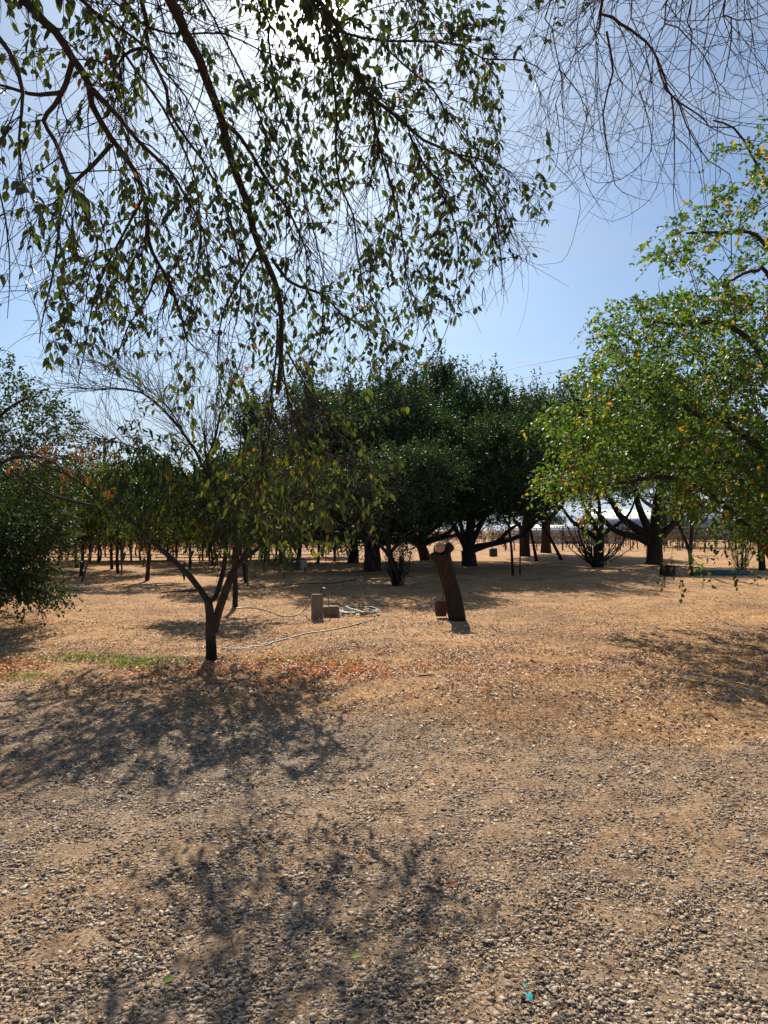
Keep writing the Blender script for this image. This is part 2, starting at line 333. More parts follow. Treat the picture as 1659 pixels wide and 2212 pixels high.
# gravel stones
def trapezoid(n, y0, y1, pw=1.0, marg=2.4):
    n = int(n * 1.75); u = R.random(n); y = (y0 ** (1 - pw) + u * (y1 ** (1 - pw) - y0 ** (1 - pw))) ** (1 / (1 - pw)) if pw != 1 else y0 * (y1 / y0) ** u
    x = (R.random(n) * 2 - 1) * (0.53 * y + marg)
    k = (np.abs(x) < .53 * y + .6) | (R.random(n) < .5); return x[k], y[k]
phi = (1 + 5 ** .5) / 2
ico = norm(np.array([[-1, phi, 0], [1, phi, 0], [-1, -phi, 0], [1, -phi, 0], [0, -1, phi], [0, 1, phi], [0, -1, -phi], [0, 1, -phi], [phi, 0, -1], [phi, 0, 1], [-phi, 0, -1], [-phi, 0, 1]], float))
icf = np.array([[0, 11, 5], [0, 5, 1], [0, 1, 7], [0, 7, 10], [0, 10, 11], [1, 5, 9], [5, 11, 4], [11, 10, 2], [10, 7, 6], [7, 1, 8], [3, 9, 4], [3, 4, 2], [3, 2, 6], [3, 6, 8], [3, 8, 9], [4, 9, 5], [2, 4, 11], [6, 2, 10], [8, 6, 7], [9, 8, 1]])
def stones(n, y0, y1, pw, smin, smed, spread, maskf, rr=None):
    x, y = trapezoid(n, y0, y1, pw); n = len(x); k = R.random(n) < maskf(x, y); x, y = x[k], y[k]; n = len(x)
    s = np.clip(smed * np.exp(R.normal(0, spread, n)), smin, .016)
    V = np.repeat(ico[None], n, 0) * (1 + R.normal(0, .16, (n, 12, 1)))
    V = V * np.stack([s * R.uniform(.8, 1.5, n), s * R.uniform(.7, 1.1, n), s * R.uniform(.15, .40, n)], -1)[:, None]
    a = R.random(n) * 2 * math.pi; tl = R.normal(0, .22, n)
    ca_, sa_ = np.cos(a), np.sin(a); ct, st = np.cos(tl), np.sin(tl)
    vx = V[..., 0] * ct[:, None] - V[..., 2] * st[:, None]; vz = V[..., 0] * st[:, None] + V[..., 2] * ct[:, None]
    V = np.stack([vx * ca_[:, None] - V[..., 1] * sa_[:, None], vx * sa_[:, None] + V[..., 1] * ca_[:, None], vz], -1)
    V += np.stack([x, y, gz(x, y) + s * R.uniform(-.1, .3, n)], -1)[:, None]
    return V, np.repeat(R.random(n) if rr is None else rr(n), 12)
GS = M()
def gmf(x, y): return gravel_mask(x, y) * np.clip(.80 + .45 * nz2(x, y, 1.1, 2) + .3 * nz2(x, y, 3.3, 5), .3, 1)
for (n, y0, y1, pw, smn, smd, spd, f) in ((180000, 1.8, 8.8, .9, .003, .0056, .45, gmf), (5000, 1.8, 8, 1.0, .006, .0095, .3, gmf), (22000, 6, 17, 1.2, .004, .008, .4, lambda x, y: .3 - .2 * gravel_mask(x, y))):
    V, r = stones(n, y0, y1, pw, smn, smd, spd, f)
    GS.add(V.reshape(-1, 3), [(icf[None] + (np.arange(len(V)) * 12)[:, None, None]).reshape(-1, 3)], r)
m_gravel = rndmat('gravel_stone', [(0, (.06, .05, .045)), (.12, (.16, .13, .11)), (.3, (.33, .25, .185)), (.6, (.46, .35, .25)), (.88, (.56, .44, .32)), (1, (.66, .56, .44))], .8, nz=60)
tag(GS.build('gravel', m_gravel, smooth=False), kind='stuff')
# dry straw blades and chaff
ST = M()
x, y = trapezoid(90000, 5.2, 22, 1.15); k = R.random(len(x)) < (1 - .8 * gravel_mask(x, y)) * np.clip(.55 + .6 * nz2(x, y, 1.3, 3), .1, 1); x, y = x[k], y[k]; n = len(x)
a = R.random(n) * 6.283; up = np.abs(R.normal(0, .28, n)) + .05
leaves(ST, np.stack([x, y, gz(x, y) + .002], -1), np.stack([np.cos(a), np.sin(a), up], -1), R.uniform(.02, .07, n), R.uniform(.003, .008, n), 'dia')
x, y = trapezoid(14000, 2.2, 8, 1.0); n = len(x); a = R.random(n) * 6.283
leaves(ST, np.stack([x, y, gz(x, y) + .008], -1), np.stack([np.cos(a), np.sin(a), np.abs(R.normal(0, .3, n))], -1), R.uniform(.01, .05, n), R.uniform(.002, .005, n), 'dia')
m_straw = rndmat('dry_straw', [(0, (.26, .16, .09)), (.5, (.48, .34, .19)), (1, (.72, .58, .38))], .7, trans=.2)
tag(ST.build('dry_grass', m_straw, smooth=False), kind='stuff')
# chips of dead leaf and wood among the stones
CH = M(); x, y = trapezoid(70000, 1.8, 8.5, 1.0); k = R.random(len(x)) < np.clip(.5 + .5 * nz2(x, y, 1.7, 9), .1, 1); x, y = x[k], y[k]; n = len(x); a = R.random(n) * 6.283
leaves(CH, np.stack([x, y, gz(x, y) + R.uniform(.002, .010, n)], -1), np.stack([np.cos(a), np.sin(a), R.normal(.05, .25, n)], -1), R.uniform(.006, .024, n), R.uniform(.004, .013, n), 'dia', N=np.array([0, 0, 1.0]) + R.normal(0, .5, (n, 3)))
tag(CH.build('leaf_chips', rndmat('leaf_chip', [(0, (.06, .04, .03)), (.3, (.24, .15, .09)), (.7, (.52, .38, .25)), (.97, (.70, .56, .40)), (1, (.5, .22, .06))], .8, trans=.1), smooth=False), kind='stuff')
# fallen leaves
FL = M()
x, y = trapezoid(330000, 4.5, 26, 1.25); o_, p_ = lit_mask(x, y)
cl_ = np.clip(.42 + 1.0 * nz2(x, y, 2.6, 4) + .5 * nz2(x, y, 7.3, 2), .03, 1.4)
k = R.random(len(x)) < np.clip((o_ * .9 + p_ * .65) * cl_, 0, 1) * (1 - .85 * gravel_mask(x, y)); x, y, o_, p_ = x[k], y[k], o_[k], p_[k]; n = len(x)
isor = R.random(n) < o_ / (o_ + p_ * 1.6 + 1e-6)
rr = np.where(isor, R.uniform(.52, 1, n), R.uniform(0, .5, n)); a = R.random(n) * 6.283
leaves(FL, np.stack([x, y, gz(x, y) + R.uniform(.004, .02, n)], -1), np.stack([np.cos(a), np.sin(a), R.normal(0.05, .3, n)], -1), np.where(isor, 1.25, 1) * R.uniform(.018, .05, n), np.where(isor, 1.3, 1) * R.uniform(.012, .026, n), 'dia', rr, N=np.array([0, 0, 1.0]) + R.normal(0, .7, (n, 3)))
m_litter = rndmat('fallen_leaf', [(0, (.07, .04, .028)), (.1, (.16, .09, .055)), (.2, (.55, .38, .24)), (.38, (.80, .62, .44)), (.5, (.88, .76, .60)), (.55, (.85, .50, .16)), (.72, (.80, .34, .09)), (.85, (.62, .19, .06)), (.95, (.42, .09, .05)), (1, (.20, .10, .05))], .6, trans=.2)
tag(FL.build('fallen_leaves', m_litter, smooth=False), kind='stuff')
# green grass patches by the watered peach tree
GG = M(); x, y = trapezoid(90000, 7.4, 10, 1.0); k = R.random(len(x)) < green_mask(x, y) * np.clip(.45 + .6 * nz2(x, y, 4, 1), 0, 1) * .8; x, y = x[k], y[k]; n = len(x)
leaves(GG, np.stack([x, y, gz(x, y)], -1), np.stack([R.normal(0, .6, n), R.normal(0, .6, n), np.ones(n) * .8], -1), R.uniform(.02, .06, n), R.uniform(.006, .013, n), 'dia')
tag(GG.build('green_grass', leafmat('grass_blade', [(0, (.10, .16, .03)), (1, (.22, .30, .08))], .3), smooth=False), kind='stuff')

# ------------------------------------------------------------------ trees
def inpoly(px, py, poly):
    poly = np.asarray(poly, float); n = len(poly); c = np.zeros(px.shape, bool); j = n - 1
    for i in range(n):
        xi, yi = poly[i]; xj, yj = poly[j]
        c ^= ((yi > py) != (yj > py)) & (px < (xj - xi) * (py - yi) / (yj - yi + 1e-9) + xi); j = i
    return c
def skeleton(limbs, A, rtip=.004, step=.3, k=.5, zbias=.6, seg=.0):
    """limbs: list of (pts, radii); A attractors sorted by the distance from the crotch. returns list of (polyline, radii) and directions at each attractor"""
    P = []; par = []; fixr = []; line = []
    for pts, r in limbs:
        idx = []
        for j, p in enumerate(pts):
            P.append(p); par.append(-1 if j == 0 else len(P) - 2); fixr.append(r[j]); idx.append(len(P) - 1)
        line.append(idx)
    cap = len(P) + len(A) * 14 + 10; arr = np.zeros((cap, 3)); arr[:len(P)] = P; n = len(P); par += [0] * (cap - n); dirs = []
    chains = []
    crot = np.asarray(limbs[0][0][-1]); A = A[np.argsort(np.linalg.norm(A - crot, axis=1))]
    for a in A:
        d = arr[:n] - a; dist = np.sqrt(d[:, 0] ** 2 + d[:, 1] ** 2 + d[:, 2] ** 2) + zbias * np.maximum(d[:, 2], 0)
        b = int(np.argmin(dist)); p0 = arr[b]; L = np.linalg.norm(a - p0); m = max(1, min(12, int(L / step)))
        pp = par[b] if par[b] >= 0 else b; pd = p0 - arr[pp]; pd = pd / (np.linalg.norm(pd) + 1e-9)
        mid = p0 + (a - p0) * .45 + pd * L * .18 + R.normal(0, .04 * L, 3)
        idx = [b]
        for t in np.arange(1, m + 1) / m:
            arr[n] = (1 - t) ** 2 * p0 + 2 * t * (1 - t) * mid + t * t * a; par[n] = idx[-1]; idx.append(n); n += 1
        chains.append(idx); v = arr[n - 1] - arr[idx[-2]]; dirs.append(v / (np.linalg.norm(v) + 1e-9))
    cnt = np.ones(n); 
    for j in range(n - 1, -1, -1):
        if par[j] >= 0 and j >= len(fixr): cnt[par[j]] += cnt[j] * .55 + .2
    out = []
    for idx in chains:
        pts = arr[idx]; r = rtip * cnt[idx] ** k
        r[0] = min(r[0], r[1] * 1.3)
        if idx[0] < len(fixr): r[0] = min(r[0], fixr[idx[0]] * .8)
        r = np.minimum.accumulate(r); out.append((pts, r))
    return out, A, np.array(dirs)
def emit_lines(m, lines, S=4, smin=3):
    by = {}
    for p, r in lines: by.setdefault(len(p), []).append((p, r))
    for K, L in by.items():
        if K < 2: continue
        tubes(m, np.array([a for a, _ in L]), np.array([b for _, b in L]), S)
def shoots(ml, mt, A, D, n_per, length, nleaf, lsize, lw, kind, up=.3, rnd_dir=.6, droop=0.0, hang=0.0, tr=.0022, colorf=None, sticks=True, sp=.15, outw=.9):
    N = len(A) * n_per; P = np.repeat(A, n_per, 0) + R.normal(0, .05, (N, 3)); D0 = np.repeat(D, n_per, 0)
    D0 = norm(D0 * outw + np.array([0, 0, up]) + R.normal(0, rnd_dir, (N, 3))); L = length * R.uniform(.5, 1.3, N)
    ts = np.linspace(0, 1, 4); Q = P[:, None] + D0[:, None] * (L[:, None] * ts)[..., None]; Q[..., 2] -= droop * (L[:, None] * ts) ** 2 / max(length, .01)
    if sticks: tubes(mt, Q, tr * np.broadcast_to(1.2 - .7 * ts, Q.shape[:2]), 3)
    t = (np.arange(nleaf) + .6) / nleaf; t = np.clip(t[None] + R.normal(0, .04, (N, nleaf)), .05, 1)
    LP = P[:, None] + D0[:, None] * (L[:, None] * t)[..., None]; LP[..., 2] -= droop * (L[:, None] * t) ** 2 / max(length, .01)
    LD = D0[:, None] * .45 + R.normal(0, .65, (N, nleaf, 3)) + np.array([0, 0, -hang])
    LP = LP.reshape(-1, 3); LD = LD.reshape(-1, 3); n = len(LP); keep = R.random(n) < .92; LP, LD = LP[keep], LD[keep]; n = len(LP)
    r = R.random(n) if colorf is None else colorf(LP)
    leaves(ml, LP, LD, lsize * R.uniform(.7, 1.2, n), lw * R.uniform(.75, 1.2, n), kind, r)
def ellip(n, c, r, hollow=0.35):
    u = norm(R.normal(size=(n, 3))); rad = (hollow ** 3 + R.random(n) * (1 - hollow ** 3)) ** (1 / 3); return np.asarray(c) + u * rad[:, None] * np.asarray(r)
def taper(n, r0, r1, flare=0.0):
    t = np.linspace(0, 1, n); return r0 + (r1 - r0) * t + flare * np.exp(-t * 9)
def roughen(pts, r, S, amp=.08):
    return r
def trunk_tube(m, pts, r0, r1, S=14, flare=0.0, step=.08, lump=.09):
    P = smooth_line(pts, step); n = len(P); r = taper(n, r0, r1, flare)
    i0 = sum(len(v) for v in m.v); tubes(m, P, r, S, cap=True)
    V = m.v[-1].reshape(-1, 3); c = np.repeat(P, S, 0)[:len(V)]
    a = np.tile(np.arange(S), n) / S * 6.283; h = np.repeat(np.arange(n) * step, S)
    f = 1 + lump * (np.sin(a * 3 + h * 3.1 + 1) + .7 * np.sin(a * 5 - h * 5.3) + .5 * np.sin(h * 9 + a * 2)) * .6
    m.v[-1] = c + (V - c) * f[:, None]; return P, r
def place(o, base):
    """objects of a thing are built in world space; make them local to the thing's base"""
    return o
def finish(name, base, label, cat, parts, group=None):
    t = thing(name, base, label, cat, group)
    for pn, m, mat, sm in parts:
        if m.n: m.build(pn, mat, t, sm, off=base)
    return t
def dup(t, loc, rz, label, s=1.0):
    r = t.copy(); C.objects.link(r); r.location = loc; r.rotation_euler = (0, 0, rz); r.scale = (s, s, s)
    r['label'] = label
    for ch in list(t.children):
        c = ch.copy(); C.objects.link(c); c.parent = r
    return r

# ---- generic spreading orchard tree
def big_tree(name, base, label, height, crown_c, crown_r, trunk_r, crotch, stems, natt, leafmat_, lsize, lw, nper=3, nleaf=9, slen=.55, up=.5, kind='dia', hollow=.3, lobes=5, group=None, bark=None, limb_r=.5, hang=0.0, droop=.0, extra=None, rtip=.008, gap=0.0, sticks=False, spires=0, rnd_dir=.55, low=None):
    base = np.array([base[0], base[1], float(gz(base[0], base[1])) - .03]); mt, ml, mw = M(), M(), M(); limbs = []
    c0 = base + np.array([crotch[0], crotch[1], crotch[2]])
    P, r = trunk_tube(mt, [base + [0, 0, -.1], base * .5 + c0 * .5 + [0.03, 0, 0], c0], trunk_r, trunk_r * .85, 16, trunk_r * .3)
    limbs.append((P, r))
    for (dx, dy, dz, rr) in stems:
        end = base + np.array([dx, dy, dz]); mid = c0 * .5 + end * .5 + np.array([dx * .10, dy * .1, -.12 * abs(dx) + .05])
        n0 = c0 + (end - c0) * 0.0 + np.array([0, 0, -.12]); LPt = smooth_line([n0, c0 * .72 + mid * .28 + R.normal(0, .03, 3), mid, mid * .45 + end * .55 + R.normal(0, .07, 3), end], .22, .012)
        rl = taper(len(LPt), trunk_r * rr, trunk_r * rr * .3); tubes(mt, LPt, rl, 9); limbs.append((LPt, rl))
    cc = base + np.array(crown_c); L_ = []
    per = natt // lobes; cr = np.array(crown_r, float)
    L_.append(ellip(natt // 2, cc, cr * [.86, .86, .76], hollow))
    for _ in range(lobes):
        u = norm(R.normal(size=3)); u[2] = abs(u[2]) * .9 if R.random() < .7 else u[2]
        L_.append(ellip(per // 2 + 1, cc + u * cr * .7, cr * R.uniform(.26, .5), .1))
    if spires:
        for _ in range(9):
            u = R.normal(0, .42, 2); u = u / max(1, np.hypot(*u) / .85); zt = math.sqrt(max(0, 1 - u @ u)) * cr[2] * .84
            L_.append(ellip(26, cc + [u[0] * cr[0], u[1] * cr[1], zt], (.65, .6, R.uniform(.7, 1.4)), .0))
    A = np.vstack(L_)
    if extra is not None: A = np.vstack([A, extra(base)])
    zl = (low if low is not None else crotch[2] * .8)
    A = A[A[:, 2] > base[2] + zl + R.random(len(A)) * .5]
    if gap: A = A[(nz2(A[:, 0] * 1.0 + A[:, 2] * .7, A[:, 1] + A[:, 2] * 1.1, 1.6, base[0]) > -gap)]
    lines, A, D = skeleton(limbs, A, rtip, .35)
    emit_lines(mw, lines, 4)
    out = norm(A - (cc - [0, 0, cr[2] * .4])); D = norm(D * .4 + out)
    shoots(ml, mw, A, D, nper, slen, nleaf, lsize, lw, kind, up, rnd_dir, droop, hang, .004, sticks=sticks)
    if spires:
        top = A[np.argsort(-(A[:, 2] + R.normal(0, .8, len(A))))[:spires * 2 // 3]]
        sD = norm(np.array([0, 0, 1.0]) + R.normal(0, .25, (len(top), 3)) + norm(top - cc) * .5)
        shoots(ml, mw, top, sD, 1, slen * 2.3, nleaf * 3, lsize, lw, kind, .3, .08, 0, 0, .006, sticks=True)
    return finish(name, base, label, 'tree', [('trunk', mt, bark or m_bark_dark, True), ('branches', mw, bark or m_bark_dark, True), ('crown', ml, leafmat_, False)], group)
GC = 'dense dark trees in the middle of the orchard'
def gxy(px, py): p = gat(px / KB, py / KB); return p[0], p[1]
# broad dark tree whose trunk stands behind the hanging elm twigs
b = gxy(372, 572); big_tree('dense_tree', b, 'broad dark green tree with thick black trunk behind the upright block and hose coil', 8, (-.2, .3, 4.0), (5.2, 3.4, 3.5), .34, (.0, 0, 1.1), [(-2.4, .4, 3.6, .5), (2.2, -.3, 3.4, .55), (.5, 1.2, 4.6, .5), (-.8, -1.2, 4.2, .45), (1.0, .2, 5.2, .4), (3.2, .4, 2.3, .4)], 2500, m_dark, .16, .07, 3, 9, .6, .5, group=GC, spires=60, low=.8, extra=lambda b_: ellip(420, b_ + [-.6, 0, 2.1], (4.2, 2.6, 1.1), .1))
b = gxy(353, 562); big_tree('dense_tree', b, 'dark tree with black trunk just left of and behind the broad dark tree', 8, (-1.2, .6, 4.6), (5.8, 3.0, 4.2), .28, (0, 0, 1.3), [(-2.6, .4, 3.8, .5), (1.8, -.3, 3.6, .5), (.3, 1.2, 5, .5)], 2100, m_dark, .18, .08, 3, 9, .6, .5, group=GC, spires=30, low=.9, extra=lambda b_: ellip(380, b_ + [-1.0, 0, 2.4], (5.0, 2.6, 1.2), .1))
b = gxy(426, 560); big_tree('dense_tree', b, 'tall dark tree with forked V trunk seen behind the cut leaning trunk', 10, (.6, .5, 5.9), (4.8, 3.5, 4.3), .30, (-.3, 0, .9), [(-2.6, .3, 3.6, .7), (-1.9, -.4, 2.7, .5), (2.3, .3, 2.6, .6), (4.2, .4, 3.3, .4), (.1, .8, 5.2, .6), (1.6, -.4, 5.6, .45)], 1900, m_dark, .18, .08, 3, 9, .65, .5, group=GC, spires=90, low=1.6, extra=lambda b_: ellip(260, b_ + [-.2, 0, 2.9], (4.4, 2.6, 1.0), .1))
b = gxy(469, 566); big_tree('dense_tree', b, 'dark tree with thick trunk and one long limb sweeping right over bare ground', 8, (1.0, .4, 4.7), (3.6, 3.0, 3.3), .35, (-.05, 0, .75), [(-.55, .1, 3.2, .42), (.3, .6, 4.2, .75), (2.1, 0, 1.85, .55), (3.8, -.2, 2.8, .42), (-1.4, -.3, 3.7, .4), (1.5, .7, 4.6, .4)], 1600, m_dark, .17, .075, 3, 9, .6, .55, group=GC, spires=70, low=1.7, extra=lambda b_: ellip(260, b_ + [.4, 0, 3.0], (3.6, 2.6, 1.0), .1))
b = gxy(525, 556); big_tree('dense_tree', b, 'dark green tree with pointed top between the long limbed tree and the leaning thin trunk', 9, (.2, .6, 5.3), (3.3, 2.8, 3.8), .30, (0, 0, 1.6), [(-1.5, .3, 4, .5), (1.5, -.3, 4.2, .5), (.2, .4, 6, .6)], 1300, m_dark, .19, .085, 3, 9, .7, .5, group=GC, spires=50, low=1.6)
b = gxy(653, 564); big_tree('dense_tree', b, 'massive black trunk splitting into four stems beneath the yellow green foliage', 9, (-.4, 1.0, 5.6), (4.6, 3.0, 3.6), .40, (.1, 0, 1.0), [(-3.0, .2, 2.9, .5), (-2.3, .5, 3.9, .62), (-.9, .6, 4.4, .6), (.35, .4, 4.4, .78), (1.9, 0, 3.7, .6), (.9, 1.0, 4.6, .4)], 1400, m_dark, .18, .08, 3, 9, .65, .4, group=GC, low=2.9, spires=20)
b = (4.2 * 2.65, 51.0); big_tree('dense_tree', b, 'dark tree with pointed top rising behind the left edge of the yellow green tree', 9, (0, 0, 6.2), (4.0, 3, 4.6), .35, (0, 0, 2), [(-1.8, .3, 5, .5), (1.8, -.3, 5, .5), (.2, .4, 7, .6)], 1100, m_dark, .21, .1, 3, 9, .8, .5, group=GC, spires=50, low=1.9)
# small trees and shrubs under them
b = gxy(513, 576); big_tree('small_tree', b, 'slim straight dark trunk with small dark crown beside a thin metal stake', 4, (.1, 0, 4.1), (2.4, 2.0, 2.1), .05, (-.15, 0, 1.9), [(-.9, .1, 3.2, .6), (1.1, 0, 3.3, .6), (.1, .2, 4.4, .6)], 560, m_dark, .11, .045, 3, 8, .4, .3, low=1.9, rtip=.005)
b = gxy(537, 561.6); big_tree('small_tree', b, 'thin dark trunk second to the right of the metal stake', 5, (-.3, 0, 4.0), (1.9, 1.5, 2.0), .08, (-.45, 0, 2.1), [(-1.1, .1, 3.4, .6), (.6, 0, 3.6, .6), (-.3, .2, 4.4, .6)], 320, m_dark, .13, .05, 3, 8, .45, .3, low=2.3)
b = gxy(562, 560); big_tree('small_tree', b, 'thin trunk leaning left beside the multi stemmed shrub', 5, (-1.5, 0, 4.0), (2.2, 1.6, 2.0), .085, (-.95, 0, 1.7), [(-2.0, .1, 3.1, .6), (-.7, 0, 3.4, .6), (-1.4, .2, 4.2, .6)], 360, m_dark, .13, .05, 3, 8, .45, .3, low=2.0)
b = gxy(762, 570.5); big_tree('small_tree', b, 'dark trunk ringed by thin suckers near the teal hose coil', 4, (.2, 0, 3.6), (2.4, 1.8, 1.7), .13, (-.1, 0, 1.4), [(-1.4, .1, 2.9, .6), (1.2, 0, 3, .6), (.1, .2, 4.0, .6)], 420, m_dark, .12, .05, 3, 8, .5, .3, low=1.8)
b = gxy(662, 545.5); big_tree('far_tree', b, 'distant broad grey trunk behind the massive black trunk', 9, (.2, 0, 7.6), (6, 4, 4.2), .46, (.1, 0, 3.4), [(-3, .1, 6.4, .6), (3.1, 0, 6.3, .6), (.2, .2, 8.5, .6)], 500, m_left, .22, .09, 3, 9, .9, .3, low=4.2, rtip=.02)

def shrub(base, label, n, h, spread, r, leafy, lm, name='shrub', lsize=.08, curve=.5, grp=None):
    base = np.array([base[0], base[1], float(gz(base[0], base[1])) - .02]); mt, ml = M(), M()
    A = []; D = []
    for _ in range(n):
        a = R.random() * 6.283; q = R.uniform(.15, 1) * spread; e = base + [math.cos(a) * q, math.sin(a) * q, h * R.uniform(.55, 1)]
        s = base + R.normal(0, .07, 3) * [1, 1, 0]; mid = s * .5 + e * .5 + np.array([math.cos(a), math.sin(a), 0]) * q * curve * .4
        P = smooth_line([s, mid, e], .15, .012); tubes(mt, P, taper(len(P), r * R.uniform(.5, 1), r * .2), 4)
        for _ in range(4):
            i = R.integers(len(P) // 3, len(P)); d = norm((P[min(i + 1, len(P) - 1)] - P[i - 1]) + R.normal(0, .1, 3)); e2 = P[i] + d * R.uniform(.2, .5) * h * .4 + [0, 0, .05]
            tubes(mt, np.array([P[i], (P[i] + e2) / 2 + R.normal(0, .02, 3), e2]), np.array([r * .35, r * .25, r * .12]), 3); A.append(e2); D.append(d)
    A, D = np.array(A), np.array(D); k = R.random(len(A)) < leafy
    if k.any(): shoots(ml, mt, A[k], D[k], 2, .2, 6, lsize, lsize * .45, 'dia', .2, .5, sticks=False)
    return finish(name, base, label, 'shrub', [('stems', mt, m_bark_dark, True), ('foliage', ml, lm, False)], grp)
b = gxy(596, 568); shrub(b, 'wide multi stemmed shrub with bare curving dark stems fanning from one foot', 34, 2.3, 2.1, .045, .15, m_dark)
big_tree('small_tree', (b[0] + .25, b[1] + .6), 'forked dark tree rising out of the fan of bare shrub stems', 4, (.1, 0, 3.8), (2.6, 1.6, 1.5), .20, (.1, 0, 1.3), [(-1.9, .1, 3.1, .6), (1.6, 0, 2.9, .6), (.1, .2, 4.0, .6), (-.8, .1, 3.6, .5)], 420, m_orch, .12, .05, 3, 8, .5, .3, low=2.2)
b = gxy(397.5, 587); shrub(b, 'small dark shrub of dense upright suckers between the broad dark tree and the cut trunk', 46, 1.25, .55, .018, .5, m_dark, lsize=.06)
big_tree('small_tree', (b[0], b[1] + .3), 'small dark crooked tree growing from the dense upright suckers', 4, (-.4, 0, 2.9), (2.8, 1.8, 1.3), .10, (-.25, 0, 1.0), [(-1.5, .1, 2.2, .6), (1.2, 0, 2.4, .6), (-.3, .2, 3.1, .6)], 600, m_dark, .10, .04, 3, 8, .4, .2, low=1.5)
b = gxy(764, 571.2); shrub((b[0] - .9, b[1]), 'thicket of thin upright bare suckers beside the right edge trunk', 40, 1.7, .7, .015, .15, m_dark)
b = gxy(668, 560); shrub((6.3, 26), 'brush pile of thin tangled bare branches under the forked V trunk', 2, .2, .3, .01, 0, m_dark) if False else None

# sapling with sparse light leaves + low sprouts
def sapling(base, label, pts, r, A, nper, grp=None, lm=None, ls=.09):
    base = np.array([base[0], base[1], float(gz(base[0], base[1])) - .02]); mt, ml, mw = M(), M(), M()
    limbs = []
    for pl in pts:
        P = smooth_line([base + np.array(p) for p in pl], .1, .006); rr = taper(len(P), r, r * .25); tubes(mt, P, rr, 7); limbs.append((P, rr))
    lines, A, D = skeleton(limbs, base + np.array(A), .006, .2); emit_lines(mw, lines, 3)
    shoots(ml, mw, A, D, nper, .3, 5, ls, ls * .55, 'oval', .1, .6, .5, .5, .003)
    return finish('sapling', base, label, 'sapling', [('trunk', mt, m_bark_dark, True), ('twigs', mw, m_bark_dark, True), ('leaves', ml, lm or m_right, False)], grp)
b = gxy(692, 577)
sapling(b, 'thin sapling with bright sparse leaves standing just right of the massive black trunk', [[(0, 0, 0), (-.1, 0, .9), (-.5, 0, 1.9), (-.95, 0, 3.1), (-1.1, 0, 3.8)], [(-.05, 0, .8), (.0, 0, 1.9), (-.1, 0, 3.2), (.05, 0, 4.2)]], .07,
        [(-.3 + R.normal(0, .8), R.normal(0, .3), 3.4 + R.normal(0, .7)) for _ in range(30)] + [(R.normal(.1, .3), R.normal(0, .2), R.uniform(.3, 1.9)) for _ in range(16)], 2)
def stump_low(base, label):
    base = np.array([base[0], base[1], 0.]); m = M(); trunk_tube(m, [base + [0, 0, -.1], base + [0, 0, .2], base + [.02, 0, .42]], .28, .24, 16, .1)
    return finish('low_stump', base, label, 'stump', [('trunk', m, m_bark_dark, True)])
b = gxy(667, 577); stump_low((b[0], b[1]), 'low dark stump with sparse leafy sprouts beside the bright leaved sapling')

